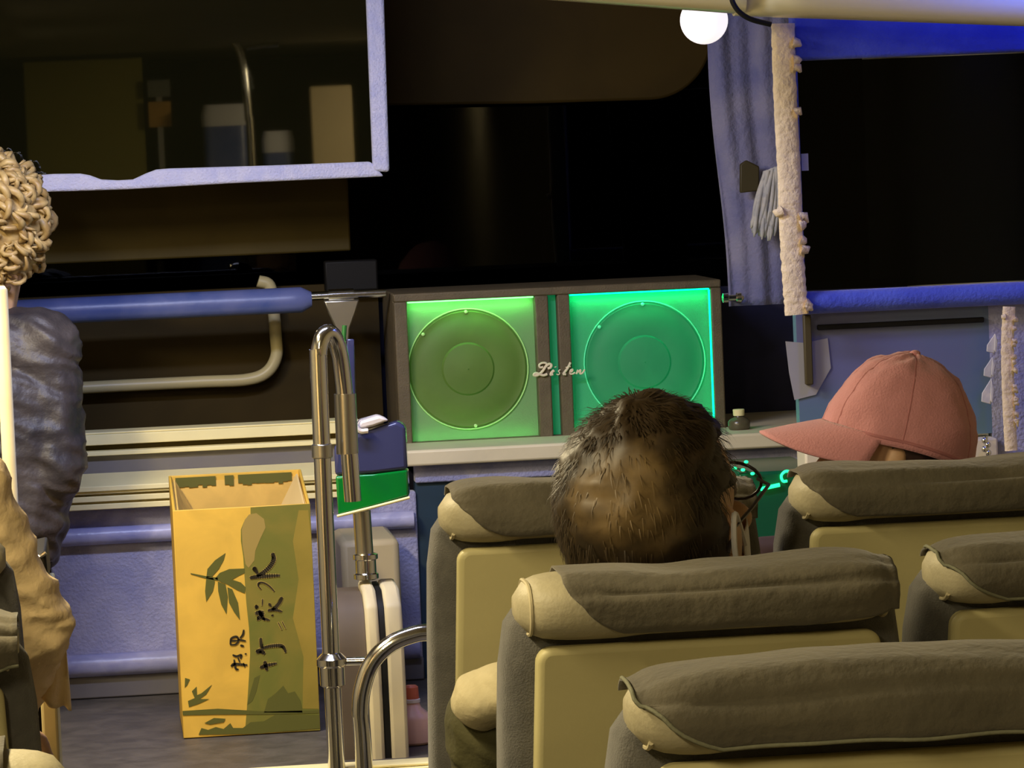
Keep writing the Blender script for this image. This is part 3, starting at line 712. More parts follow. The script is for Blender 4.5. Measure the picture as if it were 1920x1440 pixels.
rel(MB().tube(smooth_path(pl([(1372, -10), (1374, 4), (1386, 22), (1408, 36), (1446, 46)], YD - .062), 6), .0045, 8), L0).build('dark_joint', M['black'], t)
rel(MB().box(.05, .06, -.006, .006, .10, ZC - L0.z - .001), (0, 0, 0)).build('hanger', M['black'], t)

# small bottle on the ledge
YBt = 7.28
t = thing('small_bottle', 'small bottle with cream cap on the ivory ledge right of the speaker', 'bottle', (ax(1386, 800, YBt), YBt, lz1 + .001))
hb = az(1386, 768, YBt) - lz1
M['dim_plastic'] = mat('dull_clear_plastic', (0.10, 0.085, 0.05), 0.25)
MB().lathe([(.020, 0), (.022, .003), (.022, hb * .38), (.018, hb * .5), (.0095, hb * .62), (.009, hb * .66)], n=20).build('bottle_body', M['dim_plastic'], t)
MB().lathe([(.0095, hb * .665), (.0110, hb * .68), (.0118, hb * .97), (.0108, hb)], n=18).build('bottle_cap', M['cream'], t)

# green lit equipment box below the ledge
t = thing('equipment_box', 'dark equipment box with glowing green lights below the ivory ledge', 'equipment', (1.10, 6.85, ZP + .001)); L0 = t.location
YE = 6.80
ebx0, ebx1 = ax(1385, 920, YE), ax(1545, 920, YE); ebt = az(1440, 884, YE)
M['teal_gloss'] = mat('dark_teal_gloss', (0.006, 0.10, 0.05), 0.2)
rel(MB().box(ebx0, ebx1, YE, YE + .3, ZP + .002, ebt), L0).build('housing', M['teal_gloss'], t, bevel=0.006)
M['led_g'] = mat('green_led_light', (0.0, 1.0, 0.25), 0.5, emit=(0.02, 1.0, 0.30), estr=2.2)
rel(MB().tube(pl([(1426, 917), (1462, 909)], YE - .006), .0036, 8), L0).build('led_bar', M['led_g'], t)
rel(MB().tube(smooth_path(pl([(1482, 884), (1472, 884), (1465, 892), (1468, 902), (1476, 902)], YE - .006), 5), .0026, 8), L0).build('led_loop', M['led_g'], t)
for x, y in ((1378, 878), (1393, 881), (1399, 866), (1411, 888)):
    rel(MB().ball(at(x, y, YE - .008), .0042, .004, .003, n=10, k=6), L0).build('led', M['led_g'], t)
rel(MB().tube(smooth_path(pl([(1376, 878), (1393, 881), (1411, 888), (1428, 893)], YE - .004), 5), .0016, 6), L0).build('led_cord', M['teal_gloss'], t)

# ------------------------------------------------------------------ coach seats
def rrect(hw, hd, cx, cy, z, e=0.45, n=28):
    out = []
    for k in range(n):
        a = 2 * math.pi * k / n; c_, s_ = math.cos(a), math.sin(a)
        out.append(Vector((cx + hw * math.copysign(abs(c_) ** e, c_), cy + hd * math.copysign(abs(s_) ** e, s_), z)))
    return out
RECL = 0.20
SW = 0.385                                                        # headrest width
def coach_seat(label, xl, yb, ztop, cov_in=0.0, cov_out=0.0, tone='cover', seed=1, group='coach seats', lean=RECL, hem=True, cov_drop=1.0, arm=(True, True)):
    """xl: left end of the headrest, yb: distance of the back of the headrest, ztop: its top"""
    cx = xl + SW / 2
    t = thing('coach_seat', label, 'seat', (cx, yb + 0.10, 0), group)
    yo = -0.10
    Y = lambda z: yo + (ztop - z) * lean                          # back plane of the seat, local
    rnd = random.Random(seed)
    # upholstered backrest with side bolsters
    rings = []
    for z, hw, hd in ((.40, .190, .050), (.46, .207, .058), (.70, .212, .060), (.95, .209, .058), (ztop - .10, .207, .056), (ztop - .055, .201, .050), (ztop - .035, .188, .040), (ztop - .028, .165, .028)):
        rings.append(rrect(hw, hd, 0, Y(z) + .020 + .058, z, .4))
    MB().loft(rings).build('backrest', M['seat_fabric'], t, angle=60)
    # cream plastic back shell with rounded upper corners
    hw1, hw0, zt_, zb_ = .176, .200, ztop - .072, .34
    out = [(-hw0, zb_), (hw0, zb_)]
    for k in range(7): q = R(90 * k / 6); out.append((hw1 - .016 + .016 * math.cos(q), zt_ - .016 + .016 * math.sin(q)))
    for k in range(7): q = R(90 + 90 * k / 6); out.append((-hw1 + .016 + .016 * math.cos(q), zt_ - .016 + .016 * math.sin(q)))
    MB().prism([(x, Y(z) + .001, z) for x, z in out], (0, .026, 0)).build('back_shell', M['shell'], t, bevel=0.008, segs=4)
    MB().box(-.03, .0, Y(zt_ - .045) - .0005, Y(zt_ - .045) + .004, zt_ - .030, zt_ - .027).build('vent_slot', M['seat_fabric'], t)
    # headrest pillow
    ry, rz, cz = .066, .0335, ztop - .0345
    cy = yo + .058
    def sect(a, gy=1.0, gz=1.0, off=0.0):
        c_, s_ = math.cos(a), math.sin(a)
        return cy + (ry * gy + off) * math.copysign(abs(c_) ** .62, c_), cz + (rz * gz + off) * math.copysign(abs(s_) ** .8, s_)
    rings = []
    hwp = SW / 2
    for k in range(33):
        x = -hwp + 2 * hwp * k / 32; e = 1 - (abs(x) / hwp) ** 10; g = max(.35, e ** .35)
        und = min(1, max(0, (x + hwp - cov_in - .055) / .03)) * .07; rings.append([Vector((x, *sect(2 * math.pi * q / 26, g * (1 - und * .5), g * (1 - und)))) for q in range(26)])
    MB().loft(rings).build('headrest', M['headrest'], t, angle=70)
    # piping down the left and right cheeks
    for s in (-1, 1):
        x = s * (hwp - .012); g = max(.35, (1 - (abs(x) / hwp) ** 10) ** .35)
        MB().tube([Vector((x, *sect(2 * math.pi * q / 28, g, g, .0004))) for q in (range(29) if (s < 0 and cov_in > .02) else range(17, 27))], .0022, 6).build('piping', M['piping'], t)
    # cloth cover draped over the pillow
    x0, x1 = -hwp + cov_in, hwp - cov_out
    def cov(u, v, off=.004):
        a = R(30) + (R(212) - R(30)) * v                           # from front edge over the top and down the back
        # rounded lower corners on the back flap
        if v > .55:
            lo = 1 - (v - .55) / .45
            edge = .17 * (1 - lo) ** 2.0
            u = edge + (1 - edge * (1.6 if cov_out else 1)) * u
        x = x0 + (x1 - x0) * u
        wv = .0030 * noise.noise((x * 16, v * 3, seed)) + .0035 * noise.noise((x * 5, v * 7 + 3, seed + 5))
        vc = .70 + .04 * noise.noise((x * 6, 5, seed)); tuck = -.0055 * math.exp(-((v - vc) / .035) ** 2) * max(0, .55 + 1.1 * noise.noise((x * 7, 2, seed))) + .003 * math.exp(-((v - vc - .09) / .05) ** 2)
        ge = max(.72, (1 - min(.999, (abs(x) / hwp) ** 10)) ** .35); y, z = sect(a, ge, ge, off + max(-.0055 if u > .12 else -.001, wv + tuck))
        z += .004 * math.sin(u * 5 + seed) * (1 if v < .7 else .3)
        if v > .82: y -= .0022 + .003 * (v - .82) * 6 * abs(noise.noise((x * 7, 1, seed + 2)))
        return (x, y, z)
    cv = MB().grid(cov, 60, 36).build('headrest_cover', M[tone], t, solid=0.0022, angle=180)
    if hem:
        path = [Vector(cov(0.0, v, .0055)) for v in [k / 24 for k in range(6, 25)]] + [Vector(cov(u, 1.0, .0055)) for u in [k / 30 for k in range(1, 31)]]
        MB().tube(path, .0019, 6).build('hem', M['hem'], cv, angle=180)
    # cushion, armrests, pedestal
    rings = [rrect(hw, .20, 0, yo + .40, z, .35) for z, hw in ((.335, .18), (.345, .195), (.42, .20), (.445, .192), (.452, .17))]
    MB().loft(rings).build('cushion', M['cushion'], t, angle=60)
    for s, ok in zip((-1, 1), arm):
        if not ok: continue
        x = s * .2245
        MB().loft([rrect(.011, .016, x, y, z, .5) for y, z in ((yo + .20, .56), (yo + .24, .60), (yo + .42, .61), (yo + .50, .605), (yo + .515, .58))][:0] or
                  [[Vector((x + dx, y, z + dz)) for dx, dz in ((-.008, -.014), (.008, -.014), (.009, .010), (0, .014), (-.009, .010))] for y, z in ((yo + .215, .60), (yo + .30, .605), (yo + .45, .605), (yo + .49, .60))]).build('armrest', M['black'], t, bevel=.002)
    for s in (-1, 1):
        MB().box(s * .12 - .02, s * .12 + .02, yo + .26, yo + .50, .001, .335).build('leg', M['steel'], t, bevel=.004)
    MB().box(-.15, .15, yo + .24, yo + .27, .33, .40).build('seat_bracket', M['black'], t)
    return t

XA, XB = 0.405, 0.846
coach_seat('cream backed seat in front of the balding man, beside the curved handrail', XA, 4.47, 1.134, .012, .0, 'cover', 1, hem=False, arm=(True, False))
coach_seat('cream backed seat directly in front of the person in the pink cap', XB, 4.49, 1.134, .004, 0, 'cover', 2, hem=False, arm=(False, True)) 
coach_seat('cream backed seat the balding man leans against, pale panel at left end of its headrest', XA, 3.67, 1.117, .044, 0, 'cover', 3, hem=False, arm=(True, False))
coach_seat('cream backed seat at the right edge with a pale lower corner on its headrest', XB, 3.74, 1.121, .004, 0, 'cover', 4, arm=(False, True))
coach_seat('nearest cream backed seat, its wide cloth headrest cover filling the lower right', XA, 2.87, 1.128, .0, 0, 'cover', 5, arm=(True, False))
coach_seat('seat at the left edge just behind the tan sleeved arm, grey side bolster', -0.508, 4.47, 1.112, .004, .03, 'cover', 6)
coach_seat('seat at lower left corner with a pale green bolster edge', -0.478, 3.70, 1.108, .0, .0, 'cover', 7)
coach_seat('seat at the bottom left corner, only its cream headrest end showing', -0.425, 2.95, 1.082, .06, .05, 'cover', 8)

# ------------------------------------------------------------------ people
def head_frame(center, yaw, pitch=0, roll=0):
    """yaw 0 looks down the bus (+Y); positive yaw turns to the left"""
    return Matrix.Translation(Vector(center)) @ Matrix.Rotation(yaw, 4, 'Z') @ Matrix.Rotation(pitch, 4, 'X') @ Matrix.Rotation(roll, 4, 'Y')
def add_head(mb, H, s=1.0):
    r3 = H.to_3x3(); P = lambda x, y, z: H @ (Vector((x, y, z)) * s)
    def E(c, a, b, d): mb.ball(P(*c), a * s, b * s, d * s, 20, 14, rot=r3)
    E((0, -.012, .030), .077, .099, .090)      # cranium
    E((0, .022, -.040), .063, .070, .078)      # face
    E((0, .058, -.098), .027, .026, .022)      # chin
    E((0, .074, .020), .052, .020, .013)       # brow
    mb.capsule(P(0, .090, .004), .008 * s, P(0, .108, -.030), .013 * s)      # nose
    E((.012, .097, -.033), .008, .010, .007); E((-.012, .097, -.033), .008, .010, .007)
    E((0, .086, -.060), .023, .011, .0055); E((0, .085, -.069), .020, .011, .006)   # lips
    for q in (-1, 1):
        E((q * .036, .076, -.022), .024, .016, .018)                              # cheeks
        mb.ball(P(q * .080, -.006, -.008), .007 * s, .017 * s, .031 * s, 14, 10, rot=r3)
        mb.ball(P(q * .083, -.012, .004), .006 * s, .013 * s, .017 * s, 12, 8, rot=r3)
    for q in (-1, 1): E((q * .060, .02, -.062), .014, .03, .03)                   # jaw
def add_hand(mb, wrist, d, palm_n, curl=.5, s=1.0, side=1):
    """palm, four unequal bent fingers and a thumb leaving the side of the palm"""
    d = Vector(d).normalized(); n = Vector(palm_n); n = (n - n.dot(d) * d).normalized(); x = d.cross(n) * side
    w_ = Vector(wrist)
    for k, o in enumerate((-.030, -.010, .010, .030)):
        mb.capsule(w_ + d * .012 + x * o * .75 * s, .013 * s, w_ + d * .085 * s + x * o * s, .0105 * s)
    for o, L in zip((-.030, -.010, .010, .030), (.062, .078, .083, .074)):
        p = w_ + d * .088 * s + x * o * 1.12 * s; a = 0.0
        for seg, f in enumerate((.42, .32, .26)):
            a += curl * (.55 + .25 * seg)
            v = (d * math.cos(a) + n * math.sin(a)); q = p + v * L * f * s
            mb.capsule(p, (.0088 - .0008 * seg) * s, q, (.0082 - .0009 * seg) * s, 10); p = q
    p = w_ + d * .022 * s + x * .030 * s
    for v, L, r in (((d * .6 + x * .75 + n * .25), .040, .0115), ((d * .85 + x * .35 + n * .45), .032, .010), ((d * .85 + x * .1 + n * .55), .025, .009)):
        v = v.normalized(); q = p + v * L * s; mb.capsule(p, r * s, q, r * .92 * s, 10); p = q
def person(name_loc, label, J, skin, jacket, trousers, shoes, head=None, s=1.0, crumple=.0035, hscale=None, extra=None):
    """J: joints; one continuous body mesh, clothing as its children"""
    t = thing('person', label, 'person', name_loc)
    L0 = Vector(name_loc); H = head_frame(*J['head'])
    hs = hscale or s; b = MB(); add_head(b, H, hs)
    nk = Vector(J['neck']); hc = H @ Vector((0, -.02, -.06))
    b.capsule(hc, .052 * s, nk, .060 * s)
    ch, pv = Vector(J['chest']), Vector(J['pelvis'])
    sl, sr = Vector(J['shoulder_l']), Vector(J['shoulder_r'])
    b.capsule(sl, .055 * s, sr, .055 * s); b.capsule(nk, .062 * s, ch, .105 * s)
    wv = (sr - sl).normalized() * .055
    for q in (-1, 1): b.capsule(ch + wv * q, .100 * s, pv + wv * q * 1.1, .100 * s)
    limbs = {}
    for q in 'lr':
        A = [Vector(J[k + '_' + q]) for k in ('shoulder', 'elbow', 'wrist')]
        B = [Vector(J[k + '_' + q]) for k in ('hip', 'knee', 'ankle')]
        limbs[q] = (A, B)
        b.capsule(A[0], .050 * s, A[1], .040 * s); b.capsule(A[1], .040 * s, A[2], .027 * s)
        b.capsule(B[0], .085 * s, B[1], .058 * s); b.capsule(B[1], .056 * s, B[2], .038 * s)
        toe = Vector(J['toe_' + q]); b.capsule(B[2] + Vector((0, 0, -.035)), .034 * s, toe, .028 * s)
        d = (A[2] - A[1]).normalized()
        hd = J.get('hand_' + q, (d, Vector((0, 0, -1)), .45)); 
        add_hand(b, A[2], hd[0], hd[1], hd[2], s, 1 if q == 'l' else -1)
    rel(b, L0); body = fused(b, 'body', skin, t, .0045, 5)
    g = .016
    c = MB(); c.capsule(sl, (.058 + g) * s, sr, (.058 + g) * s); c.capsule(nk + (ch - nk) * .18, (.066 + g * .5) * s, ch, (.106 + g) * s)
    for q in (-1, 1): c.capsule(ch + wv * q, (.102 + g) * s, pv + wv * q * 1.1, (.106 + g) * s)
    for q in 'lr':
        A = limbs[q][0]; e = A[1] + (A[2] - A[1]) * .90
        c.capsule(A[0], (.052 + g) * s, A[1], (.044 + g) * s); c.capsule(A[1], (.044 + g) * s, e, (.031 + g * .8) * s)
    if extra: extra(c)
    rel(c, L0); fused(c, 'jacket', jacket, t, .006, 5, crumple, 22)
    c = MB(); 
    for q in (-1, 1): c.capsule(pv + wv * q * .9, (.104 + g * .4) * s, pv + wv * q + Vector((0, 0, -.03)), (.104 + g * .4) * s)
    for q in 'lr':
        B = limbs[q][1]; c.capsule(B[0], (.088 + g * .6) * s, B[1], (.060 + g * .7) * s); c.capsule(B[1], (.060 + g * .7) * s, B[1] + (B[2] - B[1]) * .93, (.044 + g) * s)
    rel(c, L0); fused(c, 'trousers', trousers, t, .008, 5, crumple * .8, 18)
    for q in 'lr':
        B = limbs[q][1]; toe = Vector(J['toe_' + q]); c = MB()
        c.capsule(B[2] + Vector((0, 0, -.040)), .044 * s, toe, .038 * s); c.capsule(B[2] + Vector((0, 0, -.01)), .046, B[2] + Vector((0, 0, -.04)), .046)
        rel(c, L0); fused(c, 'shoe', shoes, t, .006, 4)
    for q in (-1, 1):
        e = MB().ball(H @ (Vector((q * .032, .083, .004)) * hs) - L0, .0115 * hs, n=14, k=10).build('eye', M['eye'], t)
    return t, H, L0
M['eye'] = mat('eye', (0.10, 0.06, 0.04), 0.2)
M['olive_jacket'] = mat('dark_olive_jacket', (0.060, 0.055, 0.018), 0.85, var=0.15, scale=12, bump=.2, bscale=90)
M['navy_jacket'] = mat('navy_jacket', (0.072, 0.060, 0.058), 0.5, col2=(0.015, 0.014, 0.022), scale=7, bump=.25, bscale=60)
M['tan_jacket'] = mat('tan_jacket', (0.80, 0.60, 0.32), 0.8, var=0.08, scale=10, bump=.25, bscale=70)
M['plum_top'] = mat('dark_plum_top', (0.05, 0.025, 0.04), 0.8)
M['trousers'] = mat('black_trousers', (0.014, 0.013, 0.016), 0.8); M['shoes'] = mat('black_shoes', (0.01, 0.01, 0.01), 0.5)

def seated(x, yb, ztop, hz, hy, yaw, pitch, sh=.19, lift=0.0, hx=None, seat_z=.452, **kw):
    pz = seat_z + .145; py = yb + .105 + (ztop - pz) * RECL + .190
    cz = pz + .33; cy = yb + .105 + (ztop - cz) * RECL + .185
    sz = hz - .195
    J = dict(head=((x if hx is None else hx, hy, hz), yaw, pitch, 0), neck=(x, (cy + hy) / 2 - .005, hz - .150), chest=(x, cy, min(cz, sz - .10)), pelvis=(x, py, pz),
             shoulder_l=(x - sh, cy + .01, sz), shoulder_r=(x + sh, cy + .01, sz), elbow_l=(x - sh - .015, cy + .10, sz - .24), elbow_r=(x + sh + .015, cy + .10, sz - .24),
             wrist_l=(x - .10, py + .26, pz + .12), wrist_r=(x + .10, py + .26, pz + .12), hip_l=(x - .085, py + .03, pz - .02), hip_r=(x + .085, py + .03, pz - .02),
             knee_l=(x - .10, py + .37, pz + .01), knee_r=(x + .10, py + .37, pz + .01), ankle_l=(x - .10, py + .33, .095), ankle_r=(x + .10, py + .33, .095),
             toe_l=(x - .105, py + .44, .042), toe_r=(x + .105, py + .44, .042))
    J.update(kw); return J

# hair made of many fine locks over a fitted cap
def hair_shell(H, L0, s, thick, keep, name, m, parent, n=(56, 40), amp=.004, fs=40, seedv=1):
    """skull cap in head space: keep(theta, phi) says where hair grows (phi 0 = crown)"""
    mb = MB(); idx = {}; nu, nv = n; vs = []; fs_ = []
    for j in range(nv + 1):
        ph = math.pi * .92 * j / nv
        for i in range(nu):
            th = 2 * math.pi * i / nu
            if not keep(th, ph): continue
            d = Vector((math.sin(ph) * math.sin(th), math.sin(ph) * math.cos(th), math.cos(ph)))
            tk = thick + amp * noise.noise(d * fs * .12 + Vector((seedv, 0, 0))) + amp * .6 * noise.noise(d * fs * .3)
            p = Vector((0, -.012, .030)) + Vector((d.x * (.077 + tk), d.y * (.099 + tk), d.z * (.090 + tk)))
            if d.z < 0: p = Vector((0, -.012, .030)) + Vector((d.x * (.077 + tk) * (1 + .25 * d.z * d.z), d.y * (.099 + tk) * (1 + .12 * d.z), d.z * (.115 + tk)))
            idx[(i, j)] = len(vs); vs.append(H @ (p * s) - L0)
    for j in range(nv):
        for i in range(nu):
            q = [(i, j), ((i + 1) % nu, j), ((i + 1) % nu, j + 1), (i, j + 1)]
            if all(k in idx for k in q): fs_.append(tuple(idx[k] for k in q))
    mb.add(vs, fs_); return mb
def strands(mb, H, L0, s, count, keep, length, width, rnd, droop=.5, base=.006, messy=.3):
    for _ in range(count):
        th = rnd.uniform(0, 2 * math.pi); ph = math.acos(rnd.uniform(-.75, 1))
        if not keep(th, ph): continue
        d = Vector((math.sin(ph) * math.sin(th), math.sin(ph) * math.cos(th), math.cos(ph)))
        p = Vector((0, -.012, .030)) + Vector((d.x * (.077 + base), d.y * (.099 + base), d.z * ((.090 if d.z > 0 else .115) + base)))
        tan = Vector((d.x * d.z, d.y * d.z, -(d.x ** 2 + d.y ** 2)));  tan = tan.normalized() if tan.length > 1e-4 else Vector((1, 0, 0))
        tan = (tan + Vector((rnd.uniform(-1, 1), rnd.uniform(-1, 1), rnd.uniform(-1, 1))) * messy).normalized()
        L = length * rnd.uniform(.6, 1.2)
        q1 = p + tan * L * .5 + d * L * .16; q2 = p + tan * L + d * L * .05
        side = d.cross(tan).normalized() * width
        P = [H @ (k * s) - L0 for k in (p - side, p + side, q1 + side * .8, q1 - side * .8, q2)]
        mb.add(P, [(0, 1, 2, 3), (3, 2, 4)])

# --- balding man in the second row seat
hx, hz_ = ax(1238, 900, 3.93), az(1238, 984, 3.93)
J = seated(hx + .005, 3.67, 1.135, hz_, 3.945, R(-24), R(-12), sh=.170)
J['head'] = ((hx, 3.955, hz_), R(-37), R(15), R(2)); J['neck'] = (hx, 3.965, hz_ - .165)
for q in 'lr':
    J['shoulder_' + q] = (J['shoulder_' + q][0], 3.985, .918); J['elbow_' + q] = (J['elbow_' + q][0], 4.05, .70)
J['chest'] = (hx, 4.005, .83)
man, H, L0 = person((hx, 4.0, 0), 'balding man with glasses and white mask, seen from behind in the second row', J, M['skin'], M['olive_jacket'], M['trousers'], M['shoes'], hscale=1.13)
m = bpy.data.materials.new('thinning_dark_hair'); m.use_nodes = True; nt = m.node_tree; b = nt.nodes['Principled BSDF']; b.inputs['Roughness'].default_value = .48
tc = nt.nodes.new('ShaderNodeTexCoord'); vd = nt.nodes.new('ShaderNodeVectorMath'); vd.operation = 'DISTANCE'
crown = H @ (Vector((.018, -.080, .056)) * 1.13) - L0; vd.inputs[1].default_value = crown
nz_ = nt.nodes.new('ShaderNodeTexNoise'); nz_.inputs['Scale'].default_value = 26; nz_.inputs['Detail'].default_value = 4
ma = nt.nodes.new('ShaderNodeMath'); ma.operation = 'MULTIPLY_ADD'; ma.inputs[1].default_value = .07
rp = nt.nodes.new('ShaderNodeValToRGB'); rp.color_ramp.elements[0].position = .045; rp.color_ramp.elements[0].color = (.27, .175, .065, 1)
rp.color_ramp.elements[1].position = .104; rp.color_ramp.elements[1].color = (.030, .018, .007, 1)
nt.links.new(tc.outputs['Object'], vd.inputs[0]); nt.links.new(tc.outputs['Object'], nz_.inputs['Vector'])
nt.links.new(nz_.outputs['Fac'], ma.inputs[0]); nt.links.new(vd.outputs['Value'], ma.inputs[2]); nt.links.new(ma.outputs[0], rp.inputs[0]); nt.links.new(rp.outputs[0], b.inputs['Base Color'])
M['thin_hair'] = m
def keep_man(th, ph):
    th = (th + math.pi) % (2 * math.pi) - math.pi              # 0 = face
    f = math.cos(th)
    if ph < R(50): return True
    if f > .30: return ph < R(62)
    if f > -.10: return ph < R(84)
    return ph < R(152)
hm = hair_shell(H, L0, 1.13, .008, keep_man, 'hair', M['thin_hair'], man, amp=.007)
rnd = random.Random(4)
def keep_str(th, ph):
    if not keep_man(th, min(ph * 1.05, 3)): return False
    d = Vector((math.sin(ph) * math.sin(th), math.sin(ph) * math.cos(th), math.cos(ph)))
    p = Vector((0, -.012, .030)) + Vector((d.x * .08, d.y * .1, d.z * .093))
    return (p - Vector((.018, -.080, .056))).length > .055 or rnd.random() < .15
strands(hm, H, L0, 1.13, 6500, keep_str, .020, .0006, rnd, base=.007, messy=.22)
tf = MB()
strands(hm, H, L0, 1.13, 900, lambda th, ph: ph < R(55) and math.cos(th) > -.2 and math.sin(th) < .2,   .024, .0006, rnd, base=.008, messy=.45)
hm.build('hair', M['thin_hair'], man, angle=180)
# glasses and face mask
def HP(*p): return H @ (Vector(p) * 1.13) - L0
M['frame'] = mat('dark_glasses_frame', (0.03, 0.022, 0.02), .3)
g = MB()
for q in (-1, 1):
    g.tube([HP(q * .034 + .026 * math.cos(a), .101 + .004 * math.cos(a) ** 2, .006 + .019 * math.sin(a)) for a in [2 * math.pi * k / 20 for k in range(21)]], .0018, 6)
    g.tube([HP(q * .060, .098, .010), HP(q * .078, .085, .010), HP(q * .086, .03, .008), HP(q * .087, -.012, .004), HP(q * .085, -.026, -.016)], .0020, 6)
g.tube([HP(-.008, .106, .008), HP(0, .109, .011), HP(.008, .106, .008)], .0018, 6)
g.build('glasses', M['frame'], man)
M['mask'] = mat('white_face_mask', (0.80, 0.78, 0.80), .7, bump=.1, bscale=120)
def msk(u, v):
    a = (u - .5) * R(150); z = -.020 - .095 * v
    rx = .074 - .012 * v * v; ry = .104 + .012 * math.exp(-((v - .25) / .3) ** 2) * math.cos(a) ** 6
    return HP(rx * math.sin(a), -.002 + ry * math.cos(a) + .006, z)
mk = MB().grid(msk, 24, 14).build('face_mask', M['mask'], man, solid=.0016, angle=180)
for q in (-1, 1):
    lp = MB(); lp.tube(smooth_path([HP(q * .073, .030, -.030), HP(q * .084, .004, .000), HP(q * .090, -.014, .018), HP(q * .091, -.024, -.010), HP(q * .084, -.010, -.055), HP(q * .066, .026, -.095)], 6), .0032, 6)
    lp.build('ear_loop', M['mask'], mk)

pch = MB(); pp_ = at(905, 1283, 3.93); pch.ball((pp_.x, 3.935, pp_.z - .018), .034, .060, .030); pch.ball((pp_.x + .02, 3.93, pp_.z - .012), .034, .064, .034)
rel(pch, L0); fused(pch, 'pale_collar', mat('pale_cream_cotton', (0.52, 0.45, 0.27), .8, bump=.2, bscale=80), man, .004, 5, .003, 22)
# --- person in the pink cap
hx, hz_ = ax(1668, 850, 4.74), az(1668, 822, 4.74)
J = seated(hx + .01, 4.49, 1.143, hz_, 4.745, R(80), R(-4), sh=.165)
J['neck'] = (hx + .02, 4.78, hz_ - .17)
J['head'] = ((hx, 4.745, hz_ - .024), R(80), R(6), 0)
cap_p, H, L0 = person((hx, 4.85, 0), 'person in a pink baseball cap facing left, in the front row at right', J, M['skin'], M['plum_top'], M['trousers'], M['shoes'], s=.92, hscale=.83)
M['dark_hair'] = mat('dark_brown_hair', (0.030, 0.012, 0.012), .5, var=.3, scale=60)
def keep_w(th, ph):
    f = math.cos(th)
    return f < .12 and R(66) < ph < R(140)
hm = hair_shell(H, L0, .83, .005, keep_w, 'hair', M['dark_hair'], cap_p, amp=.003)
strands(hm, H, L0, .83, 2600, lambda th, ph: math.cos(th) < .10 and ph > R(108), .05, .0012, random.Random(8), base=.003, messy=.15)
hm.build('hair', M['dark_hair'], cap_p, angle=180)
M['cap'] = mat('dusty_pink_cotton', (0.60, 0.26, 0.29), .85, var=.05, scale=14, bump=.2, bscale=350, sheen=.25)
M['cap_seam'] = mat('dusty_pink_seam', (0.48, 0.19, 0.21), .85)
capo = thing('baseball_cap', 'dusty pink baseball cap worn facing left, brim pointing at the speaker', 'hat', (hx, 4.745, hz_))
CL = Vector((hx, 4.745, hz_))
KH = head_frame((hx, 4.745, hz_ - .002), R(84), R(15), R(0))
CS = .87
def CP(x, y, z): return KH @ (Vector((x, y, z)) * CS) - CL
def crown(a, ph, off=0.0):
    """a around the head (0 = front), ph 0 = top button"""
    wr = .0030 * noise.noise((math.cos(a) * 2.2, math.sin(a) * 2.2, ph * 4)) + .0016 * noise.noise((a * 5, ph * 9, 2))
    sm = -.0012 * max(0, 1 - abs(((a / (math.pi / 3)) % 1) - .5) / .04) if ph > .12 else 0
    r = 1 + off + (wr + sm) / .09
    dx, dy, dz = math.sin(ph) * math.sin(a), math.sin(ph) * math.cos(a), math.cos(ph)
    fy = .110 if dy > 0 else .122
    z = dz * .122 * r if dz > 0 else dz * .10
    return CP(dx * .094 * r, -.010 + dy * fy * r * (1 - .07 * max(0, dy) * max(0, dz) * 1.5), .010 + z - .018 * max(0, -dy) ** 2 * math.sin(ph) ** 3)
nu, nv = 72, 26
cm = MB().grid(lambda u, v: crown(2 * math.pi * u, .02 + (R(98) - .02) * v), nu, nv)
cm.build('crown', M['cap'], capo, solid=.0022, angle=180)
sm = MB()
for k in range(6):
    a = math.pi / 6 + k * math.pi / 3
    sm.tube([crown(a, R(4 + 90 * q / 20), .006) for q in range(21)], .0014, 5)
sm.build('panel_seam', M['cap_seam'], capo)
MB().ball(crown(0, 0.0, .01), .0075, .0075, .005, n=14, k=8).build('top_button', M['cap'], capo)
MB().tube([crown(2 * math.pi * k / 60, R(92), .012) for k in range(61)], .0022, 6).build('sweatband_edge', M['cap_seam'], capo)
def brim(u, v):
    a = (u - .5) * R(150)
    x = .094 * math.sin(a) * (1 + .02 * v); y0 = -.010 + .110 * math.cos(a)
    ext = .090 * (max(0, math.cos(a * 1.17)) ** .55) * v
    z = .008 - .060 * (math.sin(a) ** 2) * v * .62 - ext * .34 - .05 * ext * v
    return CP(x, y0 + ext, z - .004 * v)
MB().grid(brim, 36, 12).build('brim', M['cap'], capo, solid=.0035, angle=180)

# --- person with curly fair hair, standing on the steps at far left
hx = ax(-8, 400, 6.9); hz_ = az(0, 428, 6.9)
px_ = hx - .045
J = dict(head=((hx - .012, 6.92, hz_ - .01), R(20), R(-4), 0), neck=(px_ + .01, 6.90, hz_ - .165), chest=(px_, 6.90, hz_ - .33), pelvis=(px_ - .03, 6.90, .90),
         shoulder_l=(px_ - .185, 6.93, hz_ - .215), shoulder_r=(px_ + .115, 6.87, hz_ - .225), elbow_l=(px_ - .22, 6.96, hz_ - .47), elbow_r=(px_ + .128, 6.84, hz_ - .44),
         wrist_l=(px_ - .16, 7.10, hz_ - .55), wrist_r=(px_ + .06, 6.99, hz_ - .545), hip_l=(px_ - .11, 6.90, .84), hip_r=(px_ - .01, 6.90, .84),
         knee_l=(px_ - .11, 6.91, .44), knee_r=(px_ - .02, 6.91, .44), ankle_l=(px_ - .11, 6.90, .095), ankle_r=(px_ - .03, 6.90, .095), toe_l=(px_ - .12, 7.02, .042), toe_r=(px_ - .035, 7.02, .042))
cur, H, L0 = person((px_, 6.9, 0), 'person with curly fair hair and crumpled navy jacket at far left', J, M['skin'], M['navy_jacket'], M['trousers'], M['shoes'], crumple=.008, s=.98)
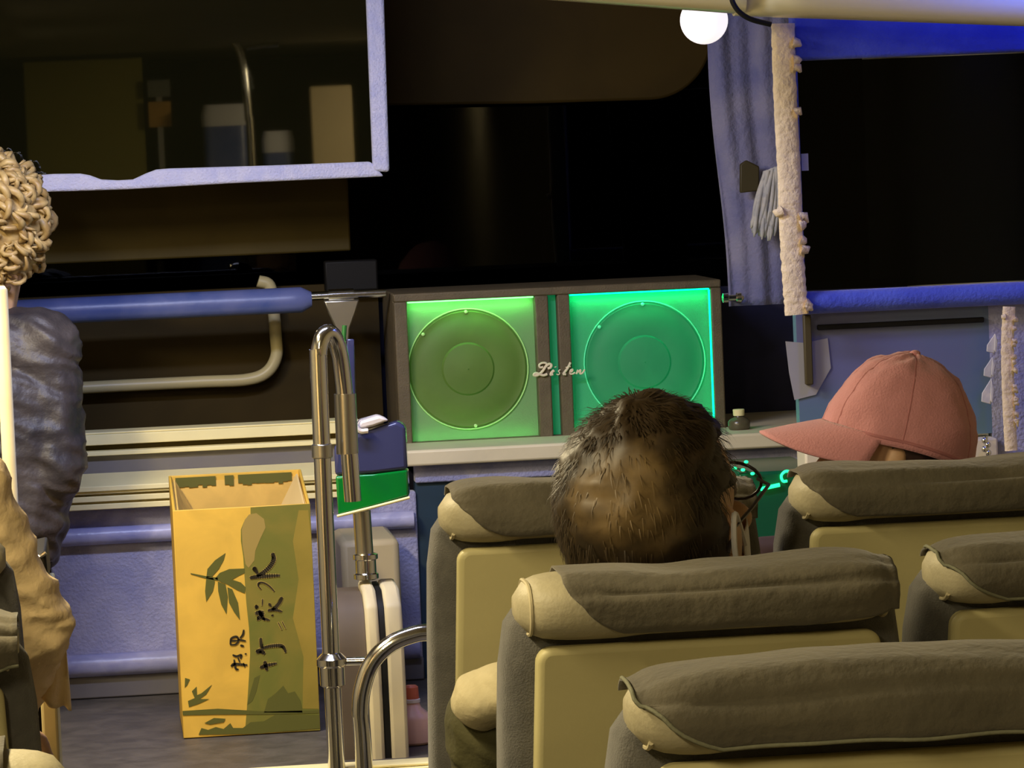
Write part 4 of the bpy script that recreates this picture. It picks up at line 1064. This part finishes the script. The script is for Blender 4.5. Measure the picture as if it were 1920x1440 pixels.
M['fair_hair'] = mat('curly_fair_hair', (0.50, 0.36, 0.15), .45, col2=(0.30, 0.19, 0.07), scale=45)
rnd = random.Random(21); hb = MB()
def keep_c(th, ph):
    f = math.cos(th)
    return ph < R(70) if f > .45 else ph < R(150)
def curlpoint(d, off):
    p = Vector((0, -.012, .030)) + Vector((d.x * (.077 + off), d.y * (.099 + off), d.z * ((.090 if d.z > 0 else .125) + off)))
    return p
base = hair_shell(H, L0, .98, .016, keep_c, 'hair', M['fair_hair'], cur, amp=.006); hb.add(base.v, base.f)
for _ in range(300):
    th = rnd.uniform(0, 2 * math.pi); ph = math.acos(rnd.uniform(-.86, 1))
    if not keep_c(th, ph): continue
    d = Vector((math.sin(ph) * math.sin(th), math.sin(ph) * math.cos(th), math.cos(ph)))
    tan = Vector((d.x * d.z, d.y * d.z, -(d.x ** 2 + d.y ** 2))).normalized() if ph > .05 else Vector((1, 0, 0))
    tan = (tan + Vector((rnd.uniform(-1, 1), rnd.uniform(-1, 1), rnd.uniform(-1, 1))) * .9); tan = (tan - tan.dot(d) * d).normalized(); sd = d.cross(tan)
    p0 = curlpoint(d, rnd.uniform(.010, .026)); L = rnd.uniform(.03, .07); rr = rnd.uniform(.008, .016); turns = rnd.uniform(.9, 1.9); f0 = rnd.uniform(0, 6)
    pts = []
    for k in range(15):
        q = k / 14; a = f0 + turns * 2 * math.pi * q
        pts.append(H @ ((p0 + tan * (q - .5) * L - d * ((q - .5) * L) ** 2 * 6 + d * rr * math.cos(a) + sd * rr * math.sin(a)) * .98) - L0)
    w0 = rnd.uniform(.0045, .0085)
    hb.tube(pts, [w0 * (1 - .7 * abs(2 * k / 14 - 1) ** 2) for k in range(15)], 5)
hb.build('hair', M['fair_hair'], cur, angle=180)

# --- person in the tan jacket whose arm reaches into the aisle
px_ = -.335
J = seated(px_, 4.47, 1.112, 1.385, 4.79, 0, R(-4), sh=.19)
sh_ = at(-48, 905, 4.80); el = at(62, 1165, 4.84)
J['shoulder_r'] = (sh_.x - .028, 4.80, sh_.z - .01); J['elbow_r'] = (el.x - .012, 4.86, el.z - .01); J['wrist_r'] = (-.155, 5.06, .80)
J['shoulder_l'] = (px_ - .19, 4.81, sh_.z - .01)
J['neck'] = (px_, 4.79, 1.25); J['chest'] = (px_, 4.80, 1.00)
def tan_extra(c):
    for k in range(5):                                            # bunched folds at the elbow
        f = k / 4; p = Vector(J['shoulder_r']).lerp(Vector(J['elbow_r']), .62 + .36 * f)
        n_ = Vector((.25, 0, -.97)); c.lathe([(.050, -.007), (.062 + .004 * (k % 2), 0), (.050, .007)], p + Vector((.004, 0, 0)), 'z', 20)
tan, H, L0 = person((px_, 4.8, 0), 'person in a tan jacket at the left edge, arm bent over the armrest', J, M['skin'], M['tan_jacket'], M['trousers'], M['shoes'], crumple=.006, extra=tan_extra)
hm = hair_shell(H, L0, 1.0, .012, keep_c, 'hair', M['dark_hair'], tan); strands(hm, H, L0, 1, 1500, keep_c, .04, .0012, random.Random(2), base=.010); hm.build('hair', M['dark_hair'], tan, angle=180)
YJ = 4.95
def flap_(u, v):
    a = at(62 + 62 * u, 1150 + 60 * u * u, YJ); b = at(62 + 70 * u, 1300 + 32 * u, YJ)
    p = a.lerp(b, v); return (p.x, YJ - .02 + .012 * math.sin(u * 7 + v * 2) + .05 * (1 - v) * (1 - u), p.z + .004 * math.sin(u * 9))
rel(MB().grid(flap_, 20, 16), L0).build('coat_flap', M['tan_jacket'], tan, solid=.005, angle=180)

# cream pole at the left edge of the picture
YQ2 = 5.75
xp = ax(13, 780, YQ2)
t = thing('grab_pole', 'cream vertical pole at the left edge in front of the navy jacket', 'pole', (xp, YQ2, 0))
MB().tube([(0, 0, .001), (0, 0, az(4, 536, YQ2) - .006), (0, 0, az(4, 536, YQ2))], [.0105, .0105, .006], 14).build('pole_tube', M['ivory'], t, angle=70)
MB().lathe([(.011, .001), (.03, .001), (.03, .008), (.011, .012)], n=20).build('base_flange', M['steel'], t)
# armrest end beside the hanging coat
t = thing('aisle_armrest', 'black padded aisle armrest with chrome latch and pale side panel left of the blue panel', 'armrest', (ax(84, 1200, 5.2), 5.2, 0)); L0 = t.location
rel(MB().prism([(x, 5.17, z) for x, z in ((ax(66, 1110, 5.17), az(80, 1110, 5.17)), (ax(100, 1108, 5.17), az(80, 1106, 5.17)), (ax(106, 1290, 5.17), az(80, 1290, 5.17)), (ax(106, 1290, 5.17), .002), (ax(74, 1290, 5.17), .002))], (0, .22, 0)), L0).build('side_panel', M['shell'], t, bevel=.004)
rel(MB().prism(pl([(60, 1044), (86, 1038), (92, 1100), (70, 1108)], 5.165), (0, .24, 0)), L0).build('arm_pad', M['black'], t, bevel=.004)
rel(MB().tube(smooth_path(pl([(58, 1048), (74, 1044), (86, 1036)], 5.160), 5), .003, 8), L0).build('chrome_latch', M['chrome'], t)
rel(MB().prism(pl([(64, 1078), (82, 1072), (86, 1104), (70, 1108)], 5.162), (0, .004, 0)), L0).build('hinge_plate', M['steel'], t)

# ------------------------------------------------------------------ the rear of the bus, seen reflected in the hanging panel
area('ceiling_lamp_light', (1.42, -0.2, 1.985), (R(-20), 0, 0), 0.16, 0.7, 55, WARM)  # unseen lamp added to brighten the rear objects for their reflection
t = thing('ceiling_lamp', 'unseen warm lamp strip added at the rear right of the bus', 'lamp', (1.42, -0.2, ZC), 'ceiling lamp strips')
MB().box(-0.11, 0.11, -0.40, 0.40, -0.010, -0.0005).build('lamp_housing', M['cream'], t, bevel=0.003)
YM = 2 * (YPN + .014)
def mir(px, py, y): p = at(px, py, YM - y); return Vector((p.x, y, p.z))
def mbox(x0, x1, ytop, ybot, y, d=.02):
    a = mir(x0, (ytop + ybot) / 2, y); b = mir(x1, (ytop + ybot) / 2, y)
    return a.x, b.x, y - d, y, mir((x0 + x1) / 2, ybot, y).z, mir((x0 + x1) / 2, ytop, y).z
a = mbox(45, 268, 0, 330, -1.3)
o = MB().box(a[0], a[1], -1.34, -1.30, .001, 1.98).build('rear_partition', mat('olive_cream_board', (0.36, 0.31, 0.06), .6), bevel=.004)
tag(o, 'tall olive cream partition board at the rear, dimly reflected in the hanging panel', 'partition')
a = mbox(583, 663, 160, 320, -0.9)
t = thing('notice_board', 'pale tan notice board on a stand, reflected at the right of the hanging panel', 'notice board', ((a[0] + a[1]) / 2, -0.91, 0)); L0 = t.location
rel(MB().box(*a), L0).build('board', mat('tan_board', (0.66, 0.53, 0.30), .6), t, bevel=.01)
rel(MB().box(t.location.x - .015, t.location.x + .015, -.92, -.905, .001, a[4] + .01), L0).build('stand_post', M['steel'], t)
t = thing('rear_rail', 'chrome arched rail at the rear, glinting in the hanging panel', 'handrail', (mir(455, 200, -.5).x, -.5, 0)); L0 = t.location
pp = [mir(x, y, -.5) for x, y in ((425, 58), (440, 78), (452, 105), (460, 150), (466, 220), (472, 300))]; pp.append(Vector((pp[-1].x, -.5, .002)))
rel(MB().tube(smooth_path(pp, 8), .016, 14), L0).build('rail_tube', M['chrome'], t)
rel(MB().tube([mir(462, 90, -.5), mir(500, 84, -.5), mir(522, 84, -.5)], .010, 12), L0).build('rail_arm', M['chrome'], t)
for k, (x0, x1, yt, lab) in enumerate(((384, 470, 195, 'blue rear bench with white headrest cloth, left of the two reflected'), (497, 556, 245, 'blue rear bench with white headrest cloth, right of the two reflected'))):
    a = mbox(x0, x1, yt, 420, -1.0 - .02 * k)
    t = thing('passenger_bench', lab, 'seat', ((a[0] + a[1]) / 2, a[3], 0), 'rear benches'); L0 = t.location
    zt = a[5]; w_ = (a[1] - a[0]) / 2
    MB().loft([rrect(w_, .05, 0, -.1, z, .5) for z in (.30, zt - .06)] + [rrect(w_ * .9, .04, 0, -.1, zt - .01, .5)]).build('backrest', M['rail_blue'], t)
    MB().loft([rrect(w_ + .003, .054, 0, -.1, z, .5) for z in (zt - .09, zt - .04)] + [rrect(w_ * .92, .044, 0, -.1, zt, .5)]).build('headrest_cloth', M['mask'], t)
    MB().box(-w_, w_, -.14, .28, .001, .42).build('seat_base', M['rail_blue'], t, bevel=.02)
a = mbox(278, 320, 150, 238, -1.25)
t = thing('rear_sign', 'small sign with orange lower half, reflected mid hanging panel', 'sign', ((a[0] + a[1]) / 2, -1.26, 0)); L0 = t.location
zm = mir(300, 186, -1.25).z
rel(MB().box(a[0], a[1], a[2], a[3], zm + .01, a[5]), L0).build('pale_half', mat('grey_board', (0.25, 0.24, 0.20), .6), t)
rel(MB().box(a[0], a[1], a[2], a[3], a[4], zm - .01), L0).build('orange_half', mat('orange_board', (0.75, 0.42, 0.10), .6), t)
rel(MB().box((a[0] + a[1]) / 2 - .012, (a[0] + a[1]) / 2 + .012, a[2] - .012, a[2] - .0005, .001, a[5]), L0).build('stand_post', M['steel'], t)
